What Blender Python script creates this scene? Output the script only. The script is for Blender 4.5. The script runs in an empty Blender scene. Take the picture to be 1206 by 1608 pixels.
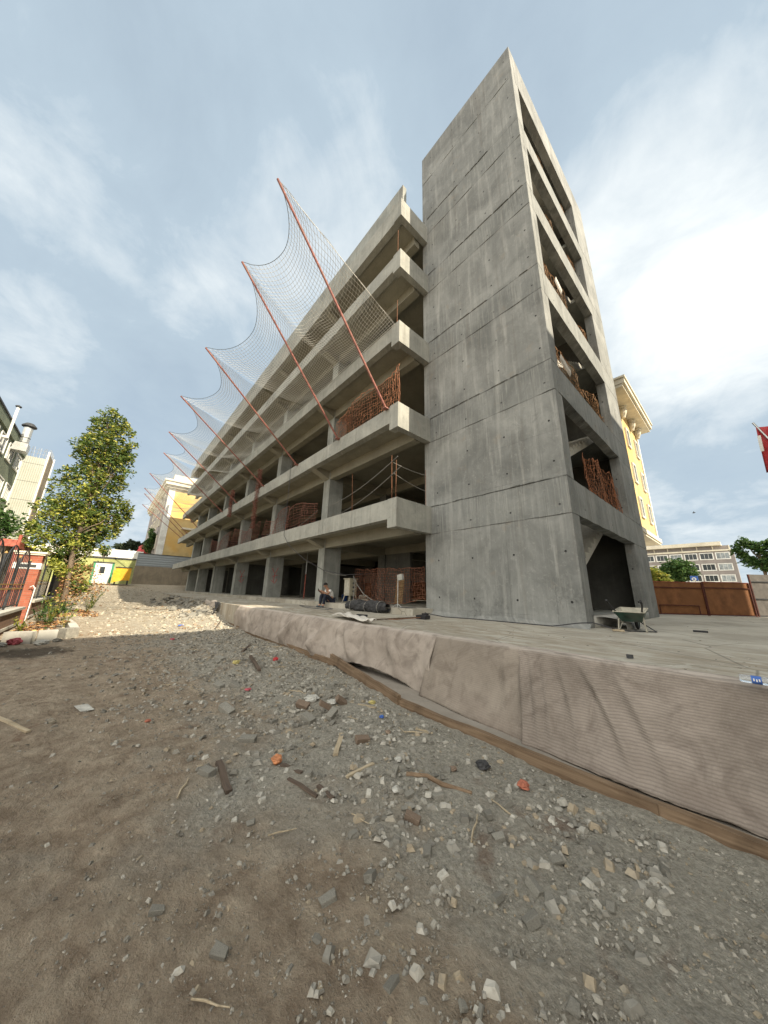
import bpy, math, random
import numpy as np
from mathutils import Vector, Matrix, noise as mnoise
random.seed(7); rng = np.random.default_rng(7)
R = math.radians
sc = bpy.context.scene
col = sc.collection

# ------------------------------------------------------------------ camera
cam = bpy.data.objects.new('camera', bpy.data.cameras.new('camera')); col.objects.link(cam); sc.camera = cam
cam.data.sensor_fit = 'HORIZONTAL'; cam.data.sensor_width = 36.0
cam.data.lens = 485.306/1206*36.0
cam.data.shift_y = -5.0/1206
cam.data.clip_start = 0.05; cam.data.clip_end = 2000
r_, u_, f_ = (0.65979413, 0.75101423, 0.02548207), (0.17967624, -0.19059784, 0.96508492), (-0.72964934, 0.63217885, 0.26069475)
cam.matrix_world = Matrix(((r_[0], u_[0], -f_[0], 0), (r_[1], u_[1], -f_[1], 0), (r_[2], u_[2], -f_[2], 0.71), (0, 0, 0, 1)))

# ------------------------------------------------------------------ sun, sky, exposure
SUN = Vector((1.0, 0.263, 0.856)).normalized()
sun = bpy.data.objects.new('sun', bpy.data.lights.new('sun', 'SUN')); col.objects.link(sun)
sun.data.energy = 4.8; sun.data.angle = R(0.5); sun.data.color = (1.0, 0.88, 0.69)
sun.rotation_euler = SUN.to_track_quat('Z', 'Y').to_euler(); sun.location = (0, 0, 60)
sc.view_settings.view_transform = 'Standard'; sc.view_settings.look = 'None'
sc.view_settings.exposure = 1.08; sc.view_settings.gamma = 1.0; sc.view_settings.use_curve_mapping = False

class NT:
    """small helper for node graphs"""
    def __init__(s, tree): s.t = tree; s.n = tree.nodes; s.l = tree.links
    def _in(s, sock, v):
        if v is None: return
        if isinstance(v, bpy.types.NodeSocket): s.l.new(v, sock)
        else: sock.default_value = v
    def node(s, typ, **kw):
        nd = s.n.new(typ)
        for k, v in kw.items(): setattr(nd, k, v)
        return nd
    def m(s, op, a, b=None, c=None, clamp=False):
        nd = s.n.new('ShaderNodeMath'); nd.operation = op; nd.use_clamp = clamp
        s._in(nd.inputs[0], a); s._in(nd.inputs[1], b)
        if c is not None: s._in(nd.inputs[2], c)
        return nd.outputs[0]
    def pos(s): return s.n.new('ShaderNodeNewGeometry').outputs['Position']
    def obj(s): return s.n.new('ShaderNodeTexCoord').outputs['Object']
    def xyz(s, v):
        nd = s.n.new('ShaderNodeSeparateXYZ'); s._in(nd.inputs[0], v); return nd.outputs
    def comb(s, x, y, z):
        nd = s.n.new('ShaderNodeCombineXYZ')
        for i, v in enumerate((x, y, z)): s._in(nd.inputs[i], v)
        return nd.outputs[0]
    def scale(s, v, k):
        nd = s.n.new('ShaderNodeVectorMath'); nd.operation = 'MULTIPLY'; s._in(nd.inputs[0], v); nd.inputs[1].default_value = k; return nd.outputs[0]
    def dot(s, v, k):
        nd = s.n.new('ShaderNodeVectorMath'); nd.operation = 'DOT_PRODUCT'; s._in(nd.inputs[0], v); nd.inputs[1].default_value = k; return nd.outputs['Value']
    def noise(s, v, sc_=1.0, det=4, rough=.55, dist=0.0):
        nd = s.n.new('ShaderNodeTexNoise'); s._in(nd.inputs['Vector'], v); nd.inputs['Scale'].default_value = sc_
        nd.inputs['Detail'].default_value = det; nd.inputs['Roughness'].default_value = rough; nd.inputs['Distortion'].default_value = dist
        return nd.outputs[0]
    def vor(s, v, sc_=1.0, feat='F1', out=0):
        nd = s.n.new('ShaderNodeTexVoronoi'); nd.feature = feat; s._in(nd.inputs['Vector'], v); nd.inputs['Scale'].default_value = sc_; return nd.outputs[out]
    def map(s, v, a, b, c=0.0, d=1.0):
        nd = s.n.new('ShaderNodeMapRange'); nd.clamp = True; s._in(nd.inputs[0], v)
        for i, k in enumerate((a, b, c, d)): nd.inputs[i+1].default_value = k
        return nd.outputs[0]
    def mix(s, f, a, b, mode='MIX'):
        nd = s.n.new('ShaderNodeMix'); nd.data_type = 'RGBA'; nd.blend_type = mode; s._in(nd.inputs[0], f)
        for sock, v in ((nd.inputs[6], a), (nd.inputs[7], b)):
            if isinstance(v, bpy.types.NodeSocket): s.l.new(v, sock)
            elif isinstance(v, (int, float)): sock.default_value = (v, v, v, 1)
            else: sock.default_value = (*v[:3], 1)
        return nd.outputs[2]
    def bump(s, h, strength=.3, dist=.01):
        nd = s.n.new('ShaderNodeBump'); s._in(nd.inputs['Height'], h); nd.inputs['Strength'].default_value = strength; nd.inputs['Distance'].default_value = dist
        return nd.outputs[0]

world = bpy.data.worlds.new('World'); sc.world = world; world.use_nodes = True
def build_sky():
    t = NT(world.node_tree); t.n.clear()
    out = t.node('ShaderNodeOutputWorld'); bg = t.node('ShaderNodeBackground')
    sky = t.node('ShaderNodeTexSky'); sky.sky_type = 'NISHITA'; sky.sun_disc = False
    sky.sun_elevation = R(39.6); sky.sun_rotation = math.atan2(SUN.x, SUN.y)
    sky.air_density = 1.0; sky.dust_density = 1.2; sky.ozone_density = 1.5
    d = t.n.new('ShaderNodeTexCoord').outputs['Generated']
    x = t.xyz(d)
    # clouds projected on a high layer so they flatten towards the horizon
    zz = t.m('ADD', t.m('MAXIMUM', x[2], 0.0), 0.30)
    p = t.comb(t.m('DIVIDE', x[0], zz), t.m('DIVIDE', x[1], zz), 0.0)
    big = t.noise(p, 1.15, 6, .52, .5); mid = t.noise(p, 3.2, 7, .62, .5); sml = t.noise(p, 8.5, 6, .6, .6)
    def blob(v, k, amp):
        return t.m('MULTIPLY', t.map(t.dot(d, v), k, 1.0), amp)
    b = blob((0.0, 0.76, 0.65), .93, .52)
    for v, k, a in (((.10, .86, .50), .965, .26), ((-.88, -.20, .43), .985, .38), ((-.72, -.15, .68), .965, .12), ((-.62, -.38, .69), .95, .2),
                    ((-.50, .35, .79), .94, .16), ((-.99, .0, .14), .985, .16), ((-.04, .985, .17), .975, .22)):
        b = t.m('ADD', b, blob(v, k, a))
    b = t.m('SUBTRACT', b, blob((-.90, .02, .44), .97, .10)); b = t.m('SUBTRACT', b, blob((-.02, .90, .42), .975, .20))
    f = t.m('ADD', t.m('ADD', t.m('ADD', t.m('MULTIPLY', t.m('SUBTRACT', big, .5), 1.0), t.m('MULTIPLY', t.m('SUBTRACT', mid, .5), .75)), t.m('MULTIPLY', t.m('SUBTRACT', sml, .5), .28)), t.m('ADD', b, .565))
    veil = t.map(f, .20, .72)
    bright = t.map(f, .70, 1.22)
    skyc = t.mix(1.0, sky.outputs[0], (0.056, 0.056, 0.056), 'MULTIPLY')
    c1 = t.mix(t.map(veil, 0, 1, .72, .97), skyc, (0.252, 0.308, 0.355))
    c2 = t.mix(t.m('MULTIPLY', bright, .85), c1, (0.58, 0.59, 0.575))
    # bright cloud added unseen behind the camera to brighten the shaded faces
    sky_fill = t.m('MULTIPLY', t.map(t.dot(d, (.49, -.80, .34)), .22, .62), t.map(t.noise(p, 1.6, 5, .55), .30, .50, .55, 1.0))
    c2 = t.mix(sky_fill, c2, (1.10, 1.06, 0.97))
    # what lies below the horizon is earth-coloured bounce
    c3 = t.mix(t.map(x[2], -.02, -.06), c2, (0.16, 0.15, 0.13))
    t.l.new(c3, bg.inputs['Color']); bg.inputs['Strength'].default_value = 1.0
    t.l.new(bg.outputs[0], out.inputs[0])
build_sky()

# ------------------------------------------------------------------ mesh helpers
class MB:
    def __init__(s): s.v = []; s.f = []
    def add(s, vs, fs):
        n = len(s.v); s.v += [tuple(v) for v in vs]; s.f += [tuple(i+n for i in f) for f in fs]; return s
    def box(s, x0, x1, y0, y1, z0, z1):
        return s.add([(x0,y0,z0),(x1,y0,z0),(x1,y1,z0),(x0,y1,z0),(x0,y0,z1),(x1,y0,z1),(x1,y1,z1),(x0,y1,z1)],
              [(0,3,2,1),(4,5,6,7),(0,1,5,4),(1,2,6,5),(2,3,7,6),(3,0,4,7)])
    def obox(s, c, ax, ay, az):
        """oriented box: centre and three half-axis vectors"""
        c, ax, ay, az = map(Vector, (c, ax, ay, az))
        vs = [c + i*ax + j*ay + k*az for k in (-1, 1) for i, j in ((-1,-1),(1,-1),(1,1),(-1,1))]
        return s.add(vs, [(0,3,2,1),(4,5,6,7),(0,1,5,4),(1,2,6,5),(2,3,7,6),(3,0,4,7)])
    def bar(s, a, b, w, h, up=(0,0,1)):
        a, b = Vector(a), Vector(b); d = (b-a); L = d.length; d.normalize(); up = Vector(up)
        sx = d.cross(up)
        if sx.length < 1e-4: sx = d.cross(Vector((1,0,0)))
        sx.normalize(); sz = sx.cross(d)
        return s.obox((a+b)/2, d*L/2, sx*w/2, sz*h/2)
    def tube(s, pts, r, n=6, cap=True):
        pts = [Vector(p) for p in pts]; rr = r if hasattr(r, '__len__') else [r]*len(pts)
        N = len(s.v); prev = None
        for i, p in enumerate(pts):
            d = (pts[min(i+1, len(pts)-1)] - pts[max(i-1, 0)])
            if d.length < 1e-9: d = Vector((0,0,1))
            d.normalize()
            if prev is None:
                a = d.cross(Vector((0,0,1)))
                if a.length < .05: a = d.cross(Vector((1,0,0)))
            else: a = prev - d*prev.dot(d)
            a.normalize(); prev = a; b = d.cross(a)
            for k in range(n):
                t = 2*math.pi*k/n; s.v.append(tuple(p + (a*math.cos(t)+b*math.sin(t))*rr[i]))
        for i in range(len(pts)-1):
            for k in range(n):
                k2 = (k+1) % n; s.f.append((N+i*n+k, N+i*n+k2, N+(i+1)*n+k2, N+(i+1)*n+k))
        if cap:
            s.f.append(tuple(N+k for k in range(n))[::-1]); s.f.append(tuple(N+(len(pts)-1)*n+k for k in range(n)))
        return s
    def lathe(s, prof, c=(0,0,0), n=16, axis='z'):
        N = len(s.v)
        for (r, z) in prof:
            for k in range(n):
                t = 2*math.pi*k/n; p = (r*math.cos(t), r*math.sin(t), z)
                if axis == 'y': p = (p[0], p[2], p[1])
                if axis == 'x': p = (p[2], p[0], p[1])
                s.v.append((c[0]+p[0], c[1]+p[1], c[2]+p[2]))
        for i in range(len(prof)-1):
            for k in range(n):
                k2 = (k+1) % n; s.f.append((N+i*n+k, N+i*n+k2, N+(i+1)*n+k2, N+(i+1)*n+k))
        return s
    def prism(s, poly, d):
        """poly: list of 3D points (planar), extruded by vector d"""
        n = len(poly); d = Vector(d); a = [Vector(p) for p in poly]
        s.add([*a, *[p+d for p in a]], [tuple(range(n))[::-1], tuple(range(n, 2*n))] + [(i, (i+1) % n, n+(i+1) % n, n+i) for i in range(n)])
        return s
    def grid(s, fn, nu, nv):
        N = len(s.v)
        for j in range(nv+1):
            for i in range(nu+1): s.v.append(tuple(fn(i/nu, j/nv)))
        for j in range(nv):
            for i in range(nu):
                a = N+j*(nu+1)+i; s.f.append((a, a+1, a+nu+2, a+nu+1))
        return s
    def build(s, name, mat, parent=None, smooth=False, kind=None, label=None, cat=None, group=None, loc=None):
        me = bpy.data.meshes.new(name)
        o0 = Vector((0,0,0))
        if parent is not None: o0 = WL[parent.name]
        elif loc is not None: o0 = Vector(loc)
        vs = [(v[0]-o0.x, v[1]-o0.y, v[2]-o0.z) for v in s.v] if o0.length > 0 else s.v
        me.from_pydata(vs, [], s.f); me.validate(); me.update()
        if mat is not None: me.materials.append(mat)
        if smooth: me.polygons.foreach_set('use_smooth', [True]*len(me.polygons))
        ob = bpy.data.objects.new(name, me); col.objects.link(ob)
        if parent is not None: ob.parent = parent; WL[ob.name] = o0
        else:
            ob.location = o0; WL[ob.name] = o0
        tag(ob, label, cat, group, kind)
        return ob
WL = {}
def tag(o, label=None, cat=None, group=None, kind=None):
    for k, v in (('label', label), ('category', cat), ('group', group), ('kind', kind)):
        if v: o[k] = v
    return o
def thing(name, loc, label, cat, group=None):
    o = bpy.data.objects.new(name, None); col.objects.link(o); o.location = loc; WL[o.name] = Vector(loc); o.empty_display_size = .2
    return tag(o, label, cat, group)
def copy_tree(o, loc, rz=0.0, scale=None, label=None, mesh_from=None):
    c = o.copy(); col.objects.link(c); c.location = loc; c.rotation_euler = (o.rotation_euler.x, o.rotation_euler.y, rz)
    if scale: c.scale = scale if hasattr(scale, '__len__') else (scale,)*3
    if label: c['label'] = label
    for ch in o.children:
        d = ch.copy(); col.objects.link(d); d.parent = c
        for g in ch.children:
            e = g.copy(); col.objects.link(e); e.parent = d
    return c
def cyl(m, c, r, h, n=16, axis='z'): return m.lathe([(0, 0), (r, 0), (r, h), (0, h)], c, n, axis)
def sag(a, b, s, n=12, dirv=(0,0,-1)):
    a, b = Vector(a), Vector(b); dv = Vector(dirv)
    return [a.lerp(b, i/n) + dv*s*4*(i/n)*(1-i/n) for i in range(n+1)]

# ------------------------------------------------------------------ materials
def newmat(name, rough=.85, metal=0.0, spec=.3):
    m = bpy.data.materials.new(name); m.use_nodes = True; t = NT(m.node_tree)
    b = m.node_tree.nodes['Principled BSDF']; b.inputs['Roughness'].default_value = rough; b.inputs['Metallic'].default_value = metal
    b.inputs['Specular IOR Level'].default_value = spec
    return m, t, b
def simple(name, c, rough=.7, metal=0.0, var=.18, sc_=6.0, bump=.15, dirt=None):
    m, t, b = newmat(name, rough, metal); p = t.obj()
    n = t.noise(p, sc_, 6, .6); n2 = t.noise(p, sc_*.17, 3)
    c1 = tuple(k*(1-var*1.6) for k in c); c2 = tuple(min(1, k*(1+var)) for k in c)
    cc = t.mix(t.map(n, .3, .7), c1, c2)
    if dirt: cc = t.mix(t.map(n2, .48, .68), cc, dirt)
    t.l.new(cc, b.inputs['Base Color'])
    if bump: t.l.new(t.bump(n, bump, .01), b.inputs['Normal'])
    return m
def concrete(name, base=(.30, .31, .285), dark=(.185, .192, .178), light=(.40, .40, .365), seams=True, holes=False, streak=1.0, warm=0.0):
    m, t, b = newmat(name, .88, 0, .25); P = t.pos(); x = t.xyz(P)
    h = t.m('ADD', x[0], x[1])
    sv = t.comb(t.m('MULTIPLY', h, 7.0), x[1], t.m('MULTIPLY', x[2], .42))
    s1 = t.noise(sv, 1.0, 7, .62, .25)
    s2 = t.noise(t.comb(t.m('MULTIPLY', h, 22.0), x[1], t.m('MULTIPLY', x[2], .8)), 1.0, 4, .6)
    bl = t.noise(P, .75, 7, .6, .6); fine = t.noise(P, 26, 5, .7); mid = t.noise(P, 4.5, 6, .65)
    c = t.mix(t.map(bl, .34, .66), dark, base)
    c = t.mix(t.m('MULTIPLY', t.map(s1, .54, .76), .75*streak), c, light)
    c = t.mix(t.m('MULTIPLY', t.map(s1, .45, .26), .62*streak), c, dark)
    c = t.mix(t.m('MULTIPLY', t.map(s2, .60, .76), .40*streak), c, light)
    c = t.mix(t.m('MULTIPLY', t.map(mid, .56, .76), .45), c, (.14, .145, .135))
    c = t.mix(t.m('MULTIPLY', t.map(fine, .58, .72), .30), c, dark)
    c = t.mix(t.m('MULTIPLY', t.map(t.noise(P, 1.7, 4, .6), .62, .72), .30), c, (.27, .22, .165))
    hgt = t.m('ADD', t.m('MULTIPLY', fine, .5), t.m('MULTIPLY', mid, .8))
    if seams:
        wob = t.m('MULTIPLY', t.m('SUBTRACT', t.noise(P, 2.0, 3), .5), .02)
        hb = t.m('ADD', h, wob)
        fr = t.m('ABSOLUTE', t.m('SUBTRACT', t.m('FRACT', t.m('DIVIDE', hb, 1.22)), .5))
        ln = t.map(fr, .0055, .0015)
        # seams come and go
        ln = t.m('MULTIPLY', ln, t.map(t.noise(t.comb(h, x[1], t.m('MULTIPLY', x[2], .6)), .55, 2), .42, .55))
        c = t.mix(t.m('MULTIPLY', ln, .7), c, (.11, .115, .11))
        fz = t.m('ABSOLUTE', t.m('SUBTRACT', t.m('FRACT', t.m('ADD', t.m('DIVIDE', t.m('ADD', x[2], wob), 1.27), .33)), .5))
        lz = t.m('MULTIPLY', t.map(fz, .005, .001), t.map(t.noise(t.comb(t.m('MULTIPLY', h, .5), 3.1, x[2]), .9, 2), .50, .60))
        c = t.mix(t.m('MULTIPLY', lz, .45), c, (.13, .135, .13))
        hgt = t.m('SUBTRACT', hgt, t.m('MULTIPLY', t.m('ADD', ln, lz), 1.2))
    if holes:
        fx = t.m('SUBTRACT', t.m('FRACT', t.m('DIVIDE', t.m('ADD', h, .37), 1.38)), .5); fz2 = t.m('SUBTRACT', t.m('FRACT', t.m('DIVIDE', x[2], 1.26)), .47)
        dd = t.m('SQRT', t.m('ADD', t.m('POWER', t.m('MULTIPLY', fx, 1.38), 2.0), t.m('POWER', t.m('MULTIPLY', fz2, 1.26), 2.0)))
        c = t.mix(t.map(dd, .036, .024), c, (.025, .025, .025)); hgt = t.m('SUBTRACT', hgt, t.m('MULTIPLY', t.map(dd, .026, .014), 4.0))
        # honeycombed patch near the foot of the wall
        rgh = t.m('MULTIPLY', t.map(x[2], 1.4, .2), t.map(t.noise(P, 1.1, 4, .6), .50, .62))
        hc = t.m('MULTIPLY', rgh, t.map(t.noise(P, 9, 6, .75, 1.0), .50, .60))
        c = t.mix(t.m('MULTIPLY', hc, .7), c, (.12, .125, .12)); hgt = t.m('SUBTRACT', hgt, t.m('MULTIPLY', hc, 2.0))
    if warm: c = t.mix(warm, c, (.34, .29, .19))
    if holes:   # dark weeping pour joints
        for zj in (3.88, 7.62, 11.40, 15.30, 19.0):
            for dz, wd, am in ((0.0, .020, .85), (-1.04, .014, .6)):
                q = t.m('ABSOLUTE', t.m('SUBTRACT', t.m('ADD', x[2], t.m('MULTIPLY', t.m('SUBTRACT', t.noise(P, 1.6, 5, .7), .5), .07)), zj+dz))
                c = t.mix(t.m('MULTIPLY', t.map(q, wd*1.8, wd*.5), t.m('MULTIPLY', t.map(mid, .36, .56, .35, 1), am)), c, (.065, .066, .060))
            band = t.m('MULTIPLY', t.map(x[2], zj-1.04, zj-1.0), t.map(x[2], zj, zj-.02))
            c = t.mix(t.m('MULTIPLY', band, .22), c, (.14, .15, .145))
            drip = t.m('MULTIPLY', t.m('MULTIPLY', t.map(x[2], zj-1.9, zj-.1), t.map(x[2], zj+.01, zj-.02)), t.map(s2, .50, .66))
            c = t.mix(t.m('MULTIPLY', drip, .30), c, (.42, .42, .385))
    c = t.mix(t.m('MULTIPLY', t.map(t.noise(P, 11, 7, .72, .5), .55, .70), .35), c, light)
    c = t.mix(t.m('MULTIPLY', t.map(t.noise(P, 2.7, 8, .72, 1.2), .56, .66), .45), c, dark)
    # rusty brown and dark weep stains below the pour joints
    st = t.noise(t.comb(t.m('MULTIPLY', h, 3.1), x[1], t.m('MULTIPLY', x[2], .16)), 1.0, 5, .6, .3)
    c = t.mix(t.m('MULTIPLY', t.map(st, .57, .70), .38*min(1, streak)), c, (.115, .10, .082))
    c = t.mix(t.m('MULTIPLY', t.map(st, .42, .30), .30*min(1, streak)), c, light)
    t.l.new(c, b.inputs['Base Color']); t.l.new(t.bump(hgt, .55, .012), b.inputs['Normal'])
    return m
M = {}
M['conc'] = concrete('raw_concrete')
M['inner'] = concrete('shade_dark_concrete', base=(.13, .13, .115), dark=(.08, .08, .072), light=(.19, .185, .165), streak=.5)  # darker copy of the concrete, interior shade put into its colour
M['tower'] = concrete('tower_concrete', base=(.262, .268, .256), dark=(.145, .150, .144), light=(.40, .40, .375), holes=True, streak=.80)
M['beam'] = concrete('beam_concrete', base=(.335, .335, .300), dark=(.215, .218, .198), light=(.44, .43, .385), streak=.75)
M['pale'] = concrete('pale_concrete', base=(.46, .45, .40), dark=(.33, .32, .29), light=(.56, .55, .49), streak=.8, seams=False)
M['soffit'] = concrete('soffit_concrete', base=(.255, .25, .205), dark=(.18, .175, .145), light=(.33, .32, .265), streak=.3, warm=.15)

def mat_apron():
    m, t, b = newmat('apron_concrete', .9); P = t.pos(); x = t.xyz(P)
    bl = t.noise(P, .55, 7, .6, .4); fine = t.noise(P, 30, 6, .7)
    st = t.noise(t.comb(t.m('ADD', t.m('MULTIPLY', x[0], 1.1), t.m('MULTIPLY', x[1], .5)), t.m('MULTIPLY', x[1], 3.6), 0.0), 1.0, 8, .70, 1.1)
    c = t.mix(t.map(bl, .36, .64), (.31, .288, .24), (.46, .438, .375))
    edge = t.map(x[1], 7.4, 5.0)      # rain-washed mud near the open edge
    c = t.mix(t.m('MULTIPLY', t.map(st, .40, .66), t.m('MULTIPLY', t.map(x[1], 9.0, 5.8), .85)), c, (.20, .152, .098))
    c = t.mix(t.m('MULTIPLY', t.map(st, .60, .74), .35), c, (.42, .40, .34))
    c = t.mix(t.m('MULTIPLY', t.map(t.noise(P, 2.4, 6, .65), .56, .70), .40), c, (.16, .145, .12))
    c = t.mix(t.m('MULTIPLY', t.map(fine, .60, .72), .35), c, (.15, .145, .13))
    c = t.mix(t.m('MULTIPLY', t.map(t.noise(P, 1.9, 8, .7, 1.5), .57, .66), .5), c, (.52, .50, .45)); c = t.mix(t.m('MULTIPLY', t.map(t.vor(P, .55, 'DISTANCE_TO_EDGE'), .008, .002), .55), c, (.08, .075, .065))
    t.l.new(c, b.inputs['Base Color']); t.l.new(t.bump(t.m('ADD', fine, t.m('MULTIPLY', st, 1.0)), .6, .012), b.inputs['Normal'])
    return m
M['apron'] = mat_apron()
def mat_ground():
    m, t, b = newmat('site_ground', .95, 0, .12); P = t.pos(); x = t.xyz(P)
    fine = t.noise(P, 34, 7, .72); mid = t.noise(P, 6, 7, .65); big = t.noise(P, .62, 6, .6, .5); v = t.vor(P, 46, 'F1'); v2 = t.vor(P, 17, 'F1')
    gravel = t.mix(t.map(fine, .35, .65), (.215, .200, .166), (.41, .385, .325))
    gravel = t.mix(t.map(v, .0, .5, .55, 0), gravel, (.35, .34, .30))
    dirt = t.mix(t.map(mid, .35, .65), (.205, .148, .100), (.385, .315, .232))
    # worn brown lane along the fence, grey crushed rubble towards the wall
    lane = t.m('ADD', t.m('SUBTRACT', big, .5), t.map(x[1], 3.0, .2, -.18, .20))
    c = t.mix(t.map(lane, -.06, .12, 0, .85), gravel, dirt)
    c = t.mix(t.m('MULTIPLY', t.map(t.noise(P, 1.6, 6, .65, .6), .60, .70), .55), c, (.125, .062, .035))
    farm = t.map(x[0], -12.5, -20.0)
    c = t.mix(farm, c, t.mix(t.map(mid, .4, .62), (.27, .225, .16), (.40, .37, .31)))
    mic = t.noise(P, 95, 5, .7); c = t.mix(t.map(mic, .50, .68, 0, .38), c, t.mix(.5, c, (.05, .045, .038))); c = t.mix(t.map(t.noise(P, 140, 3, .6), .60, .72, 0, .6), c, (.42, .40, .34))
    # wet patch
    dx = t.m('POWER', t.m('DIVIDE', t.m('ADD', x[0], 11.6), .95), 2.0); dy = t.m('POWER', t.m('DIVIDE', t.m('ADD', x[1], 1.0), .75), 2.0)
    w = t.map(t.m('ADD', t.m('ADD', dx, dy), t.m('MULTIPLY', t.m('SUBTRACT', mid, .5), 1.6)), 1.1, .5)
    c = t.mix(t.m('MULTIPLY', w, .75), c, (.042, .036, .030))
    t.l.new(c, b.inputs['Base Color'])
    h = t.m('ADD', t.m('ADD', t.m('MULTIPLY', fine, 1.0), t.m('MULTIPLY', mid, 2.5)), t.m('MULTIPLY', v2, -.6))
    t.l.new(t.bump(t.m('ADD', h, t.m('MULTIPLY', mic, .7)), 1.0, .026), b.inputs['Normal'])
    return m
M['ground'] = mat_ground()
def mat_stones(name, a, b_, c_):
    m, t, b = newmat(name, .92, 0, .15)
    oi = t.n.new('ShaderNodeNewGeometry').outputs['Random Per Island']; P = t.pos()
    c = t.mix(oi, a, b_); c = t.mix(t.map(t.m('FRACT', t.m('MULTIPLY', oi, 17.3)), .84, .90), c, c_)
    c = t.mix(t.map(t.noise(P, 30, 4), .5, .7, 0, .5), c, a)
    t.l.new(c, b.inputs['Base Color']); t.l.new(t.bump(t.noise(P, 60, 4), .4, .004), b.inputs['Normal'])
    return m
M['gravel'] = mat_stones('gravel_stones', (.135, .125, .105), (.34, .32, .275), (.25, .21, .15))
M['gravel_strip'] = mat_stones('rubble_strip_stones', (.15, .142, .122), (.42, .40, .35), (.30, .25, .18))
M['gravel_far'] = mat_stones('far_rubble_stones', (.20, .18, .14), (.46, .42, .34), (.20, .14, .09))
def mat_chunk(name, c, c2):
    m, t, b = newmat(name, .92, 0, .15); p = t.obj(); r = t.n.new('ShaderNodeObjectInfo').outputs['Random']
    n = t.noise(p, 9, 7, .7); cc = t.mix(t.map(n, .35, .66), c, c2)
    cc = t.mix(t.m('MULTIPLY', r, .45), cc, tuple(k*.55 for k in c))
    t.l.new(cc, b.inputs['Base Color']); t.l.new(t.bump(t.noise(p, 30, 6, .7), .7, .008), b.inputs['Normal']); return m
M['chunk'] = mat_chunk('concrete_chunk', (.17, .162, .140), (.32, .305, .262))
M['brickbit'] = mat_chunk('clay_brick_chunk', (.16, .115, .085), (.29, .225, .17))
def mat_wood(name, a, b_, sc_=1.0):
    m, t, b = newmat(name, .8, 0, .2); p = t.obj()
    g = t.noise(t.scale(p, (1.3*sc_, 26*sc_, 26*sc_)), 1.0, 6, .6, .8); n = t.noise(p, 3, 5, .6)
    c = t.mix(t.map(g, .32, .68), a, b_); c = t.mix(t.map(n, .52, .72, 0, .55), c, tuple(k*.5 for k in a))
    t.l.new(c, b.inputs['Base Color']); t.l.new(t.bump(g, .5, .006), b.inputs['Normal']); return m
M['timber'] = mat_wood('weathered_timber', (.105, .068, .042), (.235, .168, .110))
M['wood_pale'] = mat_wood('pale_wood', (.27, .215, .14), (.47, .40, .29))
M['wood_dark'] = mat_wood('dark_wood', (.055, .042, .034), (.14, .105, .08))
def mat_felt(name, a, b_, ribs=0.0):
    m, t, b = newmat(name, .97, 0, .08); P = t.pos(); x = t.xyz(P)
    n = t.noise(P, 1.3, 7, .62, .8); f = t.noise(P, 70, 4, .7); mid = t.noise(P, 7, 6, .65, .4)
    c = t.mix(t.map(n, .30, .70), a, b_); c = t.mix(t.m('MULTIPLY', t.map(mid, .52, .74), .26), c, tuple(k*.62 for k in a))
    c = t.mix(t.m('MULTIPLY', t.map(f, .55, .7), .25), c, tuple(min(1, k*1.35) for k in b_))
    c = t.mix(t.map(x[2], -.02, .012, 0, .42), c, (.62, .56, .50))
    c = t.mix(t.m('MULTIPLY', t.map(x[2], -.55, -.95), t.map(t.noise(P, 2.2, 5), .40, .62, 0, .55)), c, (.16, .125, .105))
    h = t.m('ADD', t.m('MULTIPLY', f, .35), t.m('MULTIPLY', mid, 1.1))
    if ribs:
        # ribbed weave running along the sheet
        w = t.m('SINE', t.m('ADD', t.m('MULTIPLY', x[2], 2*math.pi/.0215), t.m('ADD', t.m('MULTIPLY', n, 9.0), t.m('MULTIPLY', x[0], 2.0))))
        rib = t.map(w, -1, 1)
        c = t.mix(t.m('MULTIPLY', t.map(rib, .45, .0), ribs*.55), c, tuple(k*.48 for k in a)); h = t.m('ADD', h, t.m('MULTIPLY', rib, .9*ribs)); c = t.mix(t.m('MULTIPLY', t.map(t.noise(P, 2.6, 6, .65, 1.2), .50, .68), .45), c, (.085, .066, .054))
    t.l.new(c, b.inputs['Base Color']); t.l.new(t.bump(h, .7, .010), b.inputs['Normal']); return m
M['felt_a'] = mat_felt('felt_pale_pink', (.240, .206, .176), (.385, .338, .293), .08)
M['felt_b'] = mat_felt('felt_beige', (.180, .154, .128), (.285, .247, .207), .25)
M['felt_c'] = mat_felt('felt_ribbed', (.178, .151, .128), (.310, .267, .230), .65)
def mat_brick(name, a, b_, mortar, bw=.22, bh=.075):
    m, t, b = newmat(name, .85); P = t.pos(); x = t.xyz(P); h = t.m('ADD', x[0], x[1])
    v = t.comb(h, x[2], 0.0); br = t.node('ShaderNodeTexBrick'); t.l.new(v, br.inputs['Vector'])
    br.inputs['Color1'].default_value = (*a, 1); br.inputs['Color2'].default_value = (*b_, 1); br.inputs['Mortar'].default_value = (*mortar, 1)
    br.inputs['Scale'].default_value = 1.0; br.inputs['Brick Width'].default_value = bw; br.inputs['Row Height'].default_value = bh; br.inputs['Mortar Size'].default_value = .006
    c = t.mix(t.map(t.noise(P, 5, 5), .4, .7, 0, .5), br.outputs[0], tuple(k*.7 for k in a))
    t.l.new(c, b.inputs['Base Color']); t.l.new(t.bump(br.outputs[1], -.5, .006), b.inputs['Normal']); return m
M['brick'] = mat_brick('red_brick', (.24, .068, .038), (.32, .100, .058), (.24, .14, .10))
M['brick_brown'] = mat_brick('brown_stone_cladding', (.15, .085, .06), (.23, .15, .11), (.17, .13, .10), .5, .12)
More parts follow.
